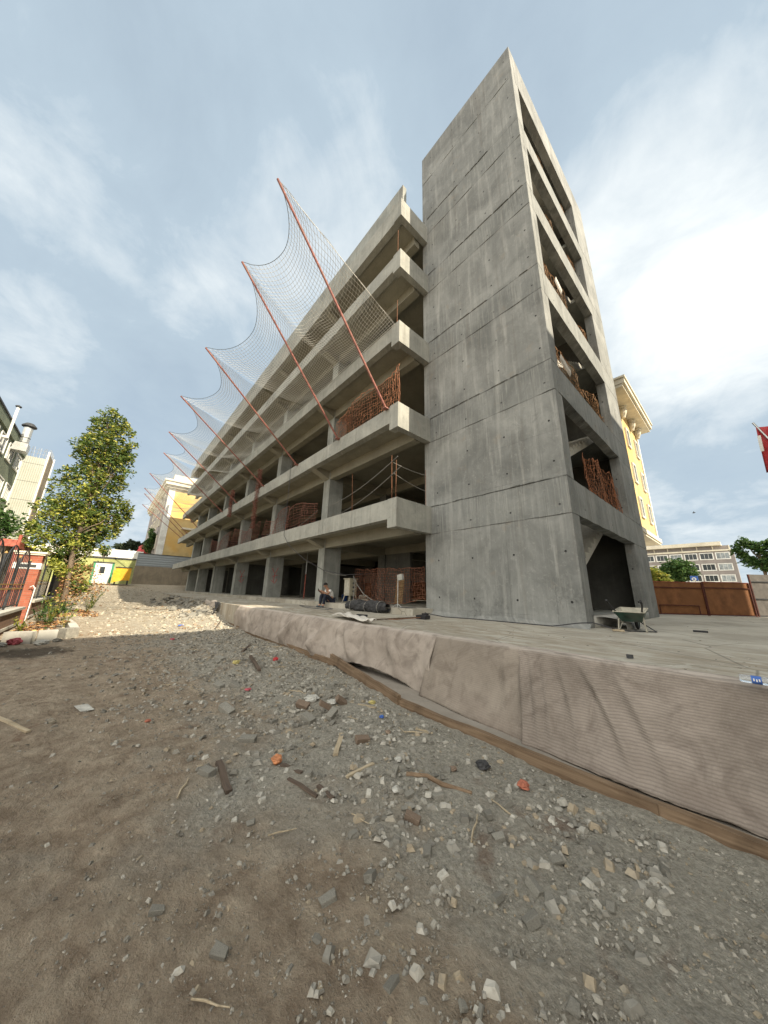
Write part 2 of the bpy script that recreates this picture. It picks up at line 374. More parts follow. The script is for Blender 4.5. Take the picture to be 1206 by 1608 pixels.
def mat_corr(name, c, axis='y', pitch=.2, dirt=(.3, .28, .24), rough=.55, joints=None, metal=.0):
    m, t, b = newmat(name, rough, metal); P = t.pos(); x = t.xyz(P)
    q = {'x': x[0], 'y': x[1], 'z': x[2]}[axis]
    w = t.map(t.m('SINE', t.m('MULTIPLY', q, 2*math.pi/pitch)), -.6, .6)
    n = t.noise(P, .8, 6, .6, .4)
    cc = t.mix(t.map(n, .42, .72, 0, .6), c, dirt)
    cc = t.mix(t.m('MULTIPLY', t.map(w, .3, 0), .35), cc, tuple(k*.55 for k in c))
    if joints:
        jj = t.m('ABSOLUTE', t.m('SUBTRACT', t.m('FRACT', t.m('DIVIDE', x[2], joints)), .5)); cc = t.mix(t.map(jj, .02, .012, 0, .8), cc, tuple(k*.35 for k in c))
    t.l.new(cc, b.inputs['Base Color']); t.l.new(t.bump(w, .7, .03), b.inputs['Normal']); return m
M['rust'] = simple('rusty_red_steel', (.34, .095, .065), .6, .2, .35, 9, .3)
M['pole'] = simple('oxide_red_paint', (.27, .105, .085), .5, .1, .35, 8, .2, (.22, .10, .07))
M['rebar'] = simple('rusty_rebar', (.24, .11, .06), .8, .3, .35, 30, .3)
M['netcord'] = simple('net_cord', (.62, .61, .56), .9, 0, .1, 20, 0)
M['netrope'] = simple('net_rope', (.10, .11, .10), .9, 0, .2, 20, 0)
M['orange'] = simple('orange_mesh_plastic', (.36, .150, .075), .7, 0, .35, 5, 0, (.24, .11, .06))
M['mesh_dim'] = simple('dull_orange_mesh', (.20, .085, .050), .85, 0, .3, 5, 0)  # darker, duller orange for the ground floor mesh
M['orange_old'] = simple('faded_orange_mesh', (.36, .205, .105), .8, 0, .35, 4, 0, (.22, .14, .08))
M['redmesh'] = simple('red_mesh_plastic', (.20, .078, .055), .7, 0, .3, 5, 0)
M['black'] = simple('black_rubber', (.025, .025, .027), .6, 0, .3, 20, .1)
M['cable'] = simple('dark_cable', (.05, .05, .055), .6, 0, .3, 20, 0)
M['greycable'] = simple('grey_hose', (.22, .21, .19), .6, 0, .3, 20, 0)
M['iron'] = simple('black_wrought_iron', (.045, .048, .052), .5, .5, .3, 10, .1)
M['gold'] = simple('gold_paint', (.42, .27, .10), .5, .3, .3, 10, .1)
M['white'] = simple('white_paint', (.72, .72, .68), .6, 0, .1, 4, .1, (.55, .54, .50))
M['cream'] = simple('cream_trim', (.66, .61, .49), .7, 0, .1, 3, .1, (.52, .48, .38))
M['green_wall'] = simple('green_render', (.175, .205, .150), .85, 0, .15, 1.2, .3, (.12, .14, .105))
M['glass'] = simple('dark_glass', (.045, .055, .06), .12, 0, .3, 1.0, 0)
M['glass_pale'] = simple('curtained_glass', (.30, .33, .34), .2, 0, .35, 1.5, 0, (.12, .14, .15))
M['yellow'] = simple('yellow_render', (.55, .41, .19), .85, 0, .10, 1.5, .2, (.58, .36, .11))
M['grey_render'] = simple('taupe_render', (.265, .238, .222), .85, 0, .08, 1.0, .1, (.22, .20, .19))
M['steel'] = simple('galvanised_steel', (.50, .51, .50), .4, .7, .15, 5, .1, (.35, .34, .31))
M['dark'] = simple('dark_cap', (.05, .052, .055), .6, .2, .2, 5, .1)
M['stucco_old'] = concrete('stained_retaining_concrete', base=(.30, .255, .19), dark=(.19, .16, .12), light=(.37, .33, .26), streak=.5)
M['hoard'] = simple('rusty_orange_panel', (.21, .092, .038), .7, .2, .22, 2.5, .3, (.17, .075, .03))
M['hoard_frame'] = simple('dark_red_frame', (.085, .025, .018), .6, .2, .3, 6, .1)
M['hoard_grey'] = simple('grey_plywood_panel', (.125, .115, .105), .85, 0, .2, 4, .3, (.08, .075, .07))
M['cab_green'] = simple('green_trim_paint', (.05, .24, .12), .5, 0, .15, 4, .1)
M['cab_yellow'] = simple('yellow_steel_paint', (.74, .42, .035), .5, .1, .15, 3, .1, (.52, .28, .03))
M['cab_olive'] = simple('olive_wall_paint', (.33, .35, .14), .8, 0, .15, 2, .1)
M['barrow'] = simple('green_barrow_steel', (.035, .085, .065), .5, .3, .4, 7, .2, (.10, .10, .085))
M['cement'] = simple('cement_splashed_steel', (.42, .40, .33), .9, 0, .2, 9, .4, (.30, .28, .23))
M['cabinet'] = simple('beige_cabinet', (.40, .37, .28), .6, .1, .15, 5, .1, (.28, .26, .20))
M['sack'] = simple('black_net_roll', (.050, .050, .052), .95, 0, .45, 14, .9)
M['sheet'] = simple('white_sheet', (.56, .53, .48), .8, 0, .12, 6, .3)
M['skin'] = simple('skin', (.36, .20, .13), .6, 0, .08, 10, 0)
M['hair'] = simple('black_hair', (.015, .013, .012), .7, 0, .2, 30, .2)
M['shirt'] = simple('white_shirt', (.62, .62, .60), .9, 0, .08, 8, .2)
M['trousers'] = simple('navy_trousers', (.020, .024, .038), .9, 0, .2, 9, .2)
M['shoe'] = simple('grey_blue_shoe', (.10, .13, .15), .8, 0, .2, 9, .1)
M['red'] = simple('red_plastic', (.42, .04, .045), .5, 0, .2, 8, .1)
M['orangebag'] = simple('orange_plastic_bag', (.48, .20, .09), .5, 0, .3, 14, .3)
M['yellowbag'] = simple('yellow_plastic_bag', (.42, .36, .14), .5, 0, .25, 14, .3)
M['blueplast'] = simple('blue_plastic', (.05, .13, .42), .5, 0, .2, 8, .1)
M['paper'] = simple('dirty_white_paper', (.42, .41, .37), .9, 0, .2, 12, .3)
M['pink'] = simple('pink_cloth', (.42, .10, .12), .9, 0, .3, 12, .4)
M['terracotta'] = simple('terracotta_tile', (.34, .12, .075), .8, 0, .2, 8, .2)
M['bark'] = mat_wood('bark', (.075, .055, .038), (.20, .155, .11), 1.0)
M['deadleaf'] = mat_stones('dry_leaves', (.16, .075, .035), (.42, .24, .12), (.50, .40, .16))
def mat_leaf(name, a, b_, hi, hif=.85, clump=0):
    m, t, b = newmat(name, .55, 0, .3)
    oi = t.n.new('ShaderNodeNewGeometry').outputs['Random Per Island']
    c = t.mix(oi, a, b_); c = t.mix(t.map(t.m('FRACT', t.m('MULTIPLY', oi, 13.7)), hif, hif+.04), c, hi)
    if clump:    # whole twigs have turned yellow, mostly on the lower limbs
        P = t.pos(); z = t.xyz(P)[2]; k = t.m('ADD', t.noise(P, 1.5, 3, .6), t.map(z, 2.0, 8.0, .07, -.05))
        c = t.mix(t.m('MULTIPLY', t.map(k, .53, .62), t.map(oi, .3, .5, .25, .9)), c, (.34, .36, .06))
    t.l.new(c, b.inputs['Base Color'])
    tr = t.node('ShaderNodeBsdfTranslucent'); t.l.new(c, tr.inputs['Color']); mx = t.node('ShaderNodeMixShader'); mx.inputs[0].default_value = .35
    t.l.new(b.outputs[0], mx.inputs[1]); t.l.new(tr.outputs[0], mx.inputs[2]); t.l.new(mx.outputs[0], t.n['Material Output'].inputs[0])
    return m
M['leaf'] = mat_leaf('yellow_green_leaves', (.040, .085, .016), (.14, .19, .035), (.46, .42, .08), .74)
M['leaf_main'] = mat_leaf('mixed_autumn_leaves', (.038, .080, .018), (.130, .180, .038), (.46, .44, .09), .80, 1)
M['leaf_green'] = mat_leaf('green_leaves', (.025, .07, .018), (.075, .14, .035), (.12, .18, .05))
M['leaf_dark'] = mat_leaf('dark_leaves', (.020, .032, .016), (.045, .060, .030), (.06, .07, .03))
M['leaf_yel'] = mat_leaf('yellowing_leaves', (.12, .17, .03), (.26, .27, .045), (.42, .36, .08))

# ------------------------------------------------------------------ ground, apron, footing
def sstep(a, b, x):
    t = np.clip((x-a)/(b-a), 0, 1); return t*t*(3-2*t)
def fbm(x, y, s=1.0):
    return (np.sin(x*1.7*s+1.3)*np.sin(y*2.1*s+.7) + .5*np.sin(x*4.1*s+y*1.3*s)*np.sin(y*3.7*s-x*.9*s+2) + .25*np.sin(x*9.3*s+3)*np.sin(y*8.1*s+x*2.2*s))/1.75
def G(x, y):
    x = np.asarray(x, float); y = np.asarray(y, float)
    z = np.interp(x, [-90, -62, -57, -48, -38, -16, 60], [1.0, .95, .9, .22, -.02, -.9, -.9])
    z = z + .035*fbm(x, y, .8)*sstep(0, 3, np.abs(x)+np.abs(y)) + .012*fbm(x*3, y*3)
    z = z - .022*np.exp(-((y-.15-.15*np.sin(x*.5))/.22)**2) - .018*np.exp(-((y+1.15-.15*np.sin(x*.45))/.25)**2)
    # rubble banked against the end of the apron
    m = np.exp(-((x+20.5)/4.2)**2 - ((y-4.9)/1.3)**2)*.62 + np.exp(-((x+28)/6)**2 - ((y-5.0)/1.5)**2)*.35
    z = z + m*(x < -13)
    z = z + .08*np.exp(-((x+7)/5)**2-((y-2.9)/.9)**2)*(1+.6*fbm(x, y, 2.2))
    # planting bed left of the kerb stones
    z = z + .12*sstep(-14.1, -14.4, x)*sstep(-.45, -.9, y)*sstep(-34, -28, x)
    # under and beyond the apron
    inside = sstep(4.55, 5.2, y)*sstep(-46, -42, x)
    z = z*(1-inside) + np.minimum(z, -.45)*inside
    far = sstep(27, 45, y); z = z*(1-far) + (-.2)*far
    return z
def graded(a, b, c, fine, coarse):
    out = [a]
    while out[-1] < b:
        d = abs(out[-1]-c); out.append(out[-1] + max(fine, min(coarse, d*.045)))
    return out
def build_ground():
    xs = graded(-260, 130, -3, .09, 14); ys = graded(-110, 260, 1.6, .09, 14)
    X, Y = np.meshgrid(xs, ys); Z = G(X, Y)
    near = np.exp(-((X+5)/14)**2-((Y-1)/9)**2)
    Z = Z + near*.010*rng.standard_normal(Z.shape)
    vs = np.stack([X, Y, Z], -1).reshape(-1, 3); nx, ny = len(xs), len(ys)
    fs = [(j*nx+i, j*nx+i+1, (j+1)*nx+i+1, (j+1)*nx+i) for j in range(ny-1) for i in range(nx-1)]
    m = MB(); m.v = [tuple(v) for v in vs.tolist()]; m.f = fs
    m.build('ground', M['ground'], smooth=True, kind='structure', label='rough dirt and crushed rubble ground of the building site')
build_ground()

m = MB()       # raised concrete apron with a slightly uneven edge
def apron():
    xs = [-50] + list(np.arange(-46, 8, .5)) + [8, 14]
    top = [(x, 4.53 + (.03*math.sin(x*1.3)+.015*math.sin(x*5.1) if x > -18 else .5*math.sin(x*.9)*.3 + (-18-x)*.02), 0.0) for x in xs]
    n = len(xs); back = 19.5
    vs = top + [(x, y, -1.5) for x, y, z in top] + [(x, 8.3, 0.0) for x in xs] + [(x, 34.0, 0.0) for x in xs]
    fs = []
    for i in range(n-1):
        fs += [(i, i+1, 2*n+i+1, 2*n+i), (n+i, n+i+1, i+1, i), (2*n+i, 2*n+i+1, 3*n+i+1, 3*n+i)]
    m.add(vs, fs)
apron(); m.build('pavement', M['apron'], kind='structure', label='raised concrete apron in front of the building')
m = MB()
m.grid(lambda u, v: (-17+23*u, (4.53)*(1-v) + v*np.interp(-17+23*u, [-17, -14.7, -6.4, -3.8, -1.9, -.9, 3, 6], [4.4, 4.40, 4.24, 3.62, 3.58, 3.56, 3.6, 3.6]), -.855 + .012*math.sin(u*60)*v), 60, 3)
M['ledge'] = concrete('dusty_footing', base=(.30, .272, .235), dark=(.20, .175, .145), light=(.38, .35, .305), streak=0, seams=False)
m.build('footing_ledge', M['ledge'], kind='structure', label='concrete footing ledge between the timbers and the apron wall')

# ------------------------------------------------------------------ the concrete frame building
LV = [3.88, 7.62, 11.40, 15.30, 18.45]
LB = [3.18, 6.93, 10.70, 14.50, 17.40]     # beam bottoms
XE, XS = -54.8, -7.8
CX = [-14.5-7.15*k for k in range(5)] + [-48.96]
bld = thing('concrete_building', (-30, 12, 0), 'unfinished grey concrete frame building with open floors and a stair tower at its near end', 'building')
for k, (z1, z0) in enumerate(zip(LV, LB)):
    m = MB(); segs = np.linspace(XE, XS, 22)
    for a, b in zip(segs[:-1], segs[1:]):       # formed in pours: tiny steps between them
        e = random.uniform(-.008, .008); m.box(a+.004, b-.004, 6.967+e, 7.27, z0+random.uniform(-.008, .008), z1+random.uniform(-.012, .012))
    m.box(XE, XS, 6.99, 7.25, z0+.02, z1-.03)
    m.build('edge_beam', M['beam'], bld)
    m = MB(); zb = z1-1.03 if k < 4 else 17.40
    m.box(XS-.02, -7.36, 6.935, 7.24, zb, z1+.004); m.box(-7.62, -7.362, 7.24, 8.752, zb+.004, z1)
    m.build('corner_beam', M['beam'], bld, label='boxed out beam end turning the corner to the stair tower')
    m = MB(); m.box(XE, -7.64, 7.27, 17.8, z0+.12, z0+.36)
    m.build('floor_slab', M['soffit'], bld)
    m = MB(); m.box(XE, -7.66, 8.12, 8.48, z0-.36, z0+.12); m.box(XE, -7.66, 12.3, 12.65, z0-.3, z0+.12)
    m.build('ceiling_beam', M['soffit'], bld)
    for cx in CX + [-8.3-.0]:
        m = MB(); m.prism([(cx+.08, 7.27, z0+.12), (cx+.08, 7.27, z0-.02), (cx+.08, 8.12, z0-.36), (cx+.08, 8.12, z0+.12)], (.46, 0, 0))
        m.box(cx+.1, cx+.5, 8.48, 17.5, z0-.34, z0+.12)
        if cx != -8.3: m.build('bracket_beam', M['soffit'], bld)
    zf = 0.2 if k == 0 else LB[k-1]+.36
    for cx in CX:
        w = .62
        m = MB(); m.box(cx, cx+w, 8.1, 9.1 if k == 0 else 8.95, zf, z0-.36 if True else z0); m.box(cx+.003, cx+w-.003, 8.103, 9.097 if k == 0 else 8.947, z0-.36, z0+.12)
        m.build('column', M['conc'], bld)
    for cx in CX[::1]:
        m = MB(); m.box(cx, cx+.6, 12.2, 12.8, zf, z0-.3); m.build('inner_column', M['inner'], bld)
m = MB(); m.box(XE+1, -7.37, 7.75, 17.8, 0.0, .2)
m.build('ground_floor', M['apron'], bld)
# rear walls
m = MB()
for k in range(1, 5):
    zf = LB[k-1]+.36; m.box(XE, -7.4, 17.5, 17.8, zf, LB[k]+.12)
for a, b in ((-54.8, -40.5), (-38.5, -31.5), (-30.8, -22.9), (-21.6, -17.0), (-14.9, -12.9)): m.box(a, b, 17.5, 17.8, .2, LB[0]+.12)
m.box(-54.8, -7.4, 17.5, 17.79, 2.2, LB[0]+.1)
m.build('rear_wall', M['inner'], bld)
m = MB(); m.box(-14.4, -11.9, 12.3, 12.5, .2, LB[0]-.3); m.build('inner_wall', M['inner'], bld)
for q in ((-30, -29.8, 9.6, 17.5, .2, LB[0]-.3), (-37.2, -37, 9.9, 17.5, .2, LB[0]-.3), (-23.0, -22.8, 11.5, 17.5, .2, 2.8)): MB().box(*q).build('inner_wall', M['inner'], bld)
for q in ((-49.4, -49.0, 9.1, 17.5, .2, LB[0]), (-43.4, -43.2, 9.1, 15.5, .2, LB[0]), (-49.4, -49.1, 9, 17.5, LB[0]+.36, LB[1]), (-43.4, -43.2, 9, 15, LB[0]+.36, LB[1])): MB().box(*q).build('inner_wall', M['inner'], bld)
# roof parapet
m = MB(); m.box(XE+.2, XS+.1, 7.35, 7.6, 18.2, 20.3); m.box(XE+.25, -7.45, 7.6, 17.6, 18.2, 18.4); m.build('roof_parapet', M['conc'], bld)
# stair tower -------------------------------------------------------
TX0, TX1, TY0, TY1 = -7.667, -2.652, 8.762, 17.80
SB = [0.0, 3.88, 7.62, 11.40, 15.30, 19.0, 22.9]
m = MB()
def lift(x0, x1, z0, z1, off):
    """a lift of the front wall: face slightly proud, ragged top and bottom edges"""
    n = 26; vs = []; fs = []
    for i in range(n+1):
        x = x0+(x1-x0)*i/n; j0 = random.uniform(-.012, .012) if 0 < i < n else 0; j1 = random.uniform(-.010, .010) if 0 < i < n else 0
        bow = .006*math.sin(i*.9+z0)
        vs += [(x, TY0-off+bow, z0+j0), (x, TY0-off+bow, z1+j1), (x, TY0+.3, z1+j1), (x, TY0+.3, z0+j0)]
    for i in range(n):
        a, b = 4*i, 4*(i+1); fs += [(a, b, b+1, a+1), (a+1, b+1, b+2, a+2), (a+3, a, a+3+1, a+3) if False else (a+3, b+3, b, a)]
    fs += [(0, 1, 2, 3), (4*n+3, 4*n+2, 4*n+1, 4*n)]
    m.add(vs, fs)
for k in range(6):
    zt = SB[k+1]; zb = SB[k]
    lift(TX0, TX1, zb+.007, zt-1.042, random.uniform(-.004, .006)); lift(TX0, TX1, zt-1.036, zt-.007, random.uniform(.006, .014))
m.box(TX0+.02, TX1-.02, TY0+.03, TY0+.28, 0, 22.88)
m.box(TX0, TX1, TY0+.0, TY0+.3, 22.9, 23.9)
m.build('tower_front_wall', M['tower'], bld)
# cast ridges left along the pour joints
for z in SB[1:6]:
    x = TX0+.28
    while x < TX1-.5:
        L = min(random.uniform(.25, .8), TX1-.12-x)
        if random.random() < .62:
            m = MB(); m.prism([(x, TY0-.012, z-.006), (x+L, TY0-.012, z+random.uniform(-.01, .008)), (x+L*.9, TY0-.038, z+random.uniform(.012, .035)), (x+L*.1, TY0-.036, z+random.uniform(.012, .035))], (0, .022, .012)); m.build('joint_ridge', M['tower'], bld)
        x += L
m = MB()
for k in range(6):
    zb = SB[k]+.003; zt = SB[k+1]-1.03
    m = MB(); m.box(TX1-.32, TX1+random.uniform(-.006, .006), TY0+.302, 9.3, zb, zt); m.build('tower_corner_pier', M['tower'], bld)
    m = MB(); m.box(TX1-.34, TX1+random.uniform(-.004, .01), 15.6, TY1, zb, zt); m.build('tower_corner_pier', M['tower'], bld)
m = MB()
for k in range(6):
    zt = SB[k+1]
    n = 30; vs = []; fs = []
    for i in range(n+1):
        y = TY0+.302+(TY1-TY0-.302)*i/n; o = random.uniform(-.02, .02) if 0 < i < n else 0; o2 = random.uniform(-.012, .012)*(0 < i < n)
        vs += [(TX1+.004, y, zt-1.028+o), (TX1+.004, y, zt-.003+o2), (TX1-.30, y, zt-.003+o2), (TX1-.30, y, zt-1.028+o)]
    for i in range(n):
        a, b = 4*i, 4*i+4; fs += [(a+1, a, b, b+1), (a+2, a+1, b+1, b+2), (a, a+3, b+3, b)] 
    fs += [(0, 1, 2, 3), (4*n+3, 4*n+2, 4*n+1, 4*n)]
    m.add(vs, fs)
m.box(TX1-.3, TX1, TY0+.302, TY1, 22.9, 23.9)
m.build('spandrel_beam', M['tower'], bld)
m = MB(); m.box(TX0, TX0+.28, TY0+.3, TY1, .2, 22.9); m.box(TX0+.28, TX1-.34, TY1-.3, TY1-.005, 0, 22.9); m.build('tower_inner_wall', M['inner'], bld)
MB().box(TX0+.28, TX1-.30, TY0+.3, TY1-.3, 0, .22).build('tower_floor', M['conc'], bld)
for z in SB[1:6]:
    MB().box(-6.2, TX1-.31, 15.0, TY1-.31, z-.3, z-.1).build('stair_landing', M['conc'], bld); MB().box(TX0+.29, TX1-.31, TY0+.31, 10.6, z-.3, z-.1).build('stair_landing', M['conc'], bld)
MB().box(TX0+.28, TX1-.31, TY0+.31, TY1-.31, 22.6, 22.85).build('tower_roof', M['conc'], bld)
def flight(x0, x1, ya, za, yb, zb, n=10):
    m = MB(); poly = []; dy = (yb-ya)/n; dz = (zb-za)/n
    top = []
    for i in range(n): top += [(x0, ya+dy*i, za+dz*(i+1)), (x0, ya+dy*(i+1), za+dz*(i+1))]
    poly = [(x0, ya, za-.12)] + top + [(x0, yb, zb-.22)]
    # split as quads so the side reads as steps
    for i in range(n):
        y0, y1, z = ya+dy*i, ya+dy*(i+1), za+dz*(i+1)
        m.prism([(x0, y0, za+dz*i-.19), (x0, y1, za+dz*(i+1)-.19), (x0, y1, z), (x0, y0, z)], (x1-x0, 0, 0))
    m.build('stair_flight', M['pale'], bld)
for k, z in enumerate(SB[:-1]):
    H = SB[k+1]-z
    if k: flight(-5.3, -4.3, 15.0, z-.1, 10.6, z+H*.45, 11)
    flight(-4.35, -3.30, 10.9, z+H*.40, 15.0, z+H-.1, 11)
# low step block at the tower entrance and mortar wedge along the tower foot
m = MB()
m.grid(lambda u, v: (TX1+.02+.62*math.sin(v*math.pi/2)*(1-.25*max(0, u-.8)*5), 9.35+1.9*u, .27*math.cos(v*math.pi/2)**.45 if v < 1 else 0), 10, 8)
m.box(TX1-.32, TX1+.03, 9.3, 15.6, 0, .24)
m.build('entrance_step', M['pale'], bld, smooth=True)
m = MB(); m.grid(lambda u, v: (TX0-.2+(5.3)*u, TY0-.001-(.16+.05*math.sin(u*9)+.03*math.sin(u*31))*v, (.10+.035*math.sin(u*13))*(1-v)**1.5), 50, 6)
m.build('foot_mortar', M['tower'], bld, smooth=True)
m = MB()   # red spray marks on the pier sides
for (cx, y0, z0, s) in ((-21.65+.62, 8.35, 1.2, 1.0), (-28.8+.62, 8.4, 1.3, 1.0)):
    for st in ([(0, .9), (.25, .5), (.5, .95)], [(.25, .5), (.2, 0)], [(.05, .35), (.5, .45)], [(0, .1), (.3, -.1), (.5, .2)]):
        m.tube([(cx+.003, y0+a*s*.8, z0+b*s) for a, b in st], .016, 4)
m.build('spray_mark', M['red'], bld)

# steel off cuts: bar posts and ropes on the slab edges ------------------------------
def post(x, y, z, h, label, lean=(0, 0), name='rebar_post', n=1):
    m = MB(); m.tube([(x, y, z-.05), (x+lean[0]*.5, y+lean[1]*.5, z+h*.5), (x+lean[0], y+lean[1], z+h)], .011, 5)
    return m.build(name, M['rebar'], label=label, cat='post', group='rusty bars standing on the slab edges', loc=(x, y, z))
post(-7.7, 7.1, 15.3, 1.65, 'thin rusty bar standing on the fourth slab corner, highest of the corner bars')
post(-7.67, 7.1, 11.4, 1.4, 'thin rusty bar standing on the third slab corner beside the net end')
post(-7.50, 7.1, 7.62, 1.45, 'rusty bar holding the orange mesh end on the second slab corner')
post(-9.2, 7.08, 7.62, 1.5, 'rusty bar in the middle of the orange mesh on the second slab')
post(-7.78, 7.1, 3.88, 1.75, 'tallest rusty bar on the first slab corner where the ropes cross', (-.05, 0))
post(-7.60, 7.12, 3.88, 1.5, 'shorter rusty bar doubled beside the tall one on the first slab corner')
post(-10.2, 7.1, 3.88, 1.7, 'rusty bar on the first slab edge left of the corner bars', (-.12, 0))
post(-7.5, 8.6, 3.88, 1.5, 'rusty bar on the first slab beside the stair tower wall')
def rope(pts, r, mat, label, name='rope', cat='rope', group=None, n=5):
    m = MB(); m.tube(pts, r, n); return m.build(name, M[mat], label=label, cat=cat, group=group, loc=pts[0])
rope(sag((-7.72, 7.08, 5.30), (-7.5, 8.6, 5.15), .04), .012, 'greycable', 'upper short rope from the first slab corner bars to the tower')
rope(sag((-7.72, 7.1, 4.9), (-7.5, 8.6, 4.5), .05), .010, 'greycable', 'lower short rope from the first slab corner bars to the tower')
rope(sag((-7.4, 7.0, 5.42), (-14.0, 8.05, 5.0), .25), .012, 'greycable', 'upper long rope along the first open floor')
rope(sag((-7.2, 6.98, 4.98), (-13.9, 8.05, 4.35), .30), .012, 'greycable', 'lower long rope along the first open floor')
rope(sag((-14.6, 7.9, 4.9), (-20.9, 7.6, 4.3), .5), .012, 'greycable', 'sagging rope left of the second column on the first floor')
rope([(-16.5, 6.9, 7.8), (-16.45, 6.93, 7.0), (-16.4, 6.93, 5.2), (-16.2, 6.85, 3.6), (-15.6, 6.9, 3.0), (-14.4, 7.3, 2.2), (-13.3, 7.8, 1.65), (-12.2, 8.3, 1.45), (-10.2, 9.0, 1.5)], .014, 'cable',
     'thin black cable hanging down across the slab edges to the ground floor', 'hanging_cable', 'cable')
rope([(-14.05, 8.05, 1.75), (-13.2, 8.2, 1.5), (-12.4, 8.5, 1.42)], .010, 'greycable', 'short thin cable strung from the pier to the beige cabinet', 'cable', 'cable')
m = MB()
m.tube([(-7.42, 8.9, z) for z in (4.0, 7.0, 11, 15)], .01, 4)
m.build('hanging_wire', M['greycable'], label='thin grey wire hanging down in the gap beside the stair tower', cat='wire', loc=(-7.42, 8.9, 4))

# ------------------------------------------------------------------ catch net and its raking poles
PB = [(-7.99, 6.90), (-11.39, 6.9), (-15.65, 6.9), (-20.76, 6.9), (-26.66, 6.9), (-31.0, 6.9), (-41.55, 6.9), (-47.69, 6.9), (-49.95, 6.9), (-52.39, 6.9)]
PT = [(-7.99, 1.78, 14.1), (-11.39, 1.73, 13.78), (-15.65, 1.53, 12.24), (-20.76, 1.30, 11.98), (-26.66, 1.44, 11.98), (-31.0, 1.65, 11.8), (-41.55, 1.40, 12.83), (-47.69, 1.43, 12.6), (-49.95, 1.63, 12.41), (-52.39, 1.78, 11.44)]
ordw = ['first and longest', 'second', 'third', 'fourth', 'fifth', 'sixth', 'seventh', 'eighth', 'ninth', 'tenth and farthest']
for i, ((bx, by), tpp) in enumerate(zip(PB, PT)):
    m = MB(); b = (bx, by-.02, 7.60)
    m.tube([b, tpp], .042, 8)
    po = m.build('net_pole', M['pole'], label=f'{ordw[i]} raking red steel pole of the catch net, counted from the stair tower', cat='pole', group='raking red poles holding the catch net', loc=b)
    m = MB(); m.box(bx-.09, bx+.09, by-.13, by+.12, 7.56, 7.60); pl = m.build('base_plate', M['pole'], po)
def net_edge(i, t):
    a, b = Vector(PT[i]), Vector(PT[i+1]); L = (b-a).length
    s = min(1.45, L*.32)
    p = a.lerp(b, t); k = 4*t*(1-t); k = k**.8
    inward = Vector((0, .80, -.60)); inward = Vector((0, 5.2, -1.2)).normalized()
    return p + inward*s*k
def build_net():
    m = MB(); rp = MB()
    n_i = len(PT)-1
    def ribbon(pts, w):
        # thin three sided cord
        m.tube(pts, w, 3, cap=False)
    for i in range(n_i):
        L = abs(PT[i+1][0]-PT[i][0]); cell = .15 if i < 2 else (.17 if i < 4 else .24)
        nu = max(6, int(L*1.15/cell)); nv = int(6.3/cell); w = .0068 if i < 2 else .0075
        x0, x1 = PB[i][0], PB[i+1][0]
        if i == 0: x0 = -7.65
        def S(u, v, i=i, x0=x0, x1=x1):
            o = net_edge(i, u); inn = Vector((x0+(x1-x0)*u, 6.93, 11.38+.05*math.sin(u*9)))
            if i > 3: inn.z = 11.38 - .15*math.sin(u*math.pi)
            p = o.lerp(inn, v); sg = 4*v*(1-v)*(1+.35*math.sin(i*2.7+1))
            p += Vector((.10*mnoise.noise(Vector((u*4+i*3, v*3, 1))), .08*mnoise.noise(Vector((u*5, v*4+i, 5))), .16*mnoise.noise(Vector((u*3.5+i*2, v*3, 9)))))*sg
            p += Vector((0, .0, -.50))*sg*(min(1, u*2.2) if i == 0 else 1) + Vector((.03*math.sin(v*21+i), 0, .03*math.sin(u*13+v*9)))
            return p
        for a in range(nu+1):
            if a == nu and i < n_i-1: continue
            ribbon([S(a/nu, j/20) for j in range(21)], w)
        for b in range(1, nv):
            v = b/nv; v = v*.5+.5*(1-(1-v)**1.25)
            ribbon([S(j/14, v) for j in range(15)], w)
        rp.tube([S(j/16, 0) for j in range(17)], .011, 5)
    net = m.build('catch_net', M['netcord'], label='large pale square mesh catch net slung between the raking poles and the third slab', cat='net', loc=(-8, 6.9, 11.4))
    rp.build('edge_rope', M['netrope'], net)
    m2 = MB(); m2.tube([S0 for S0 in [Vector((-7.65, 6.93, 11.38)).lerp(Vector(PT[0]), t) for t in np.linspace(0, 1, 14)]], .010, 5)
    m2.tube([(x, 6.93, 11.40) for x in np.linspace(-7.65, -52.4, 30)], .012, 5)
    m2.build('edge_rope', M['netcord'], net)
build_net()

# ------------------------------------------------------------------ plastic mesh barriers
def mesh_barrier(fn, nu, nv, w, mat, label, group=None, name='safety_mesh', cat='safety mesh', sub=1, jitter=.02, loc=None):
    m = MB(); P = {}
    for i in range(nu+1):
        for j in range(nv+1):
            p = Vector(fn(i/nu, j/nv)) + Vector((random.gauss(0, jitter), random.gauss(0, jitter), random.gauss(0, jitter))); P[i, j] = p
    for j in range(nv+1): m.tube([P[i, j] for i in range(nu+1)], w*(1.9 if j in (0, nv) else 1), 3, cap=False)
    for i in range(nu+1): m.tube([P[i, j] for j in range(nv+1)], w*.9, 3, cap=False)
    return m.build(name, M[mat], label=label, cat=cat, group=group, loc=loc or tuple(P[0, 0]))
mesh_barrier(lambda u, v: (-7.5-4.5*u, 7.10+.12*math.sin(u*9)*v+.1*(1-v), 7.66+(1.35+.45*abs(math.cos(u*2.6))*(u < .7)-.15*math.sin(u*7))*v-.1*(u > .95)), 36, 11, .0085, 'orange',
             'crumpled orange plastic mesh tied along the second slab edge by the corner', jitter=.02)
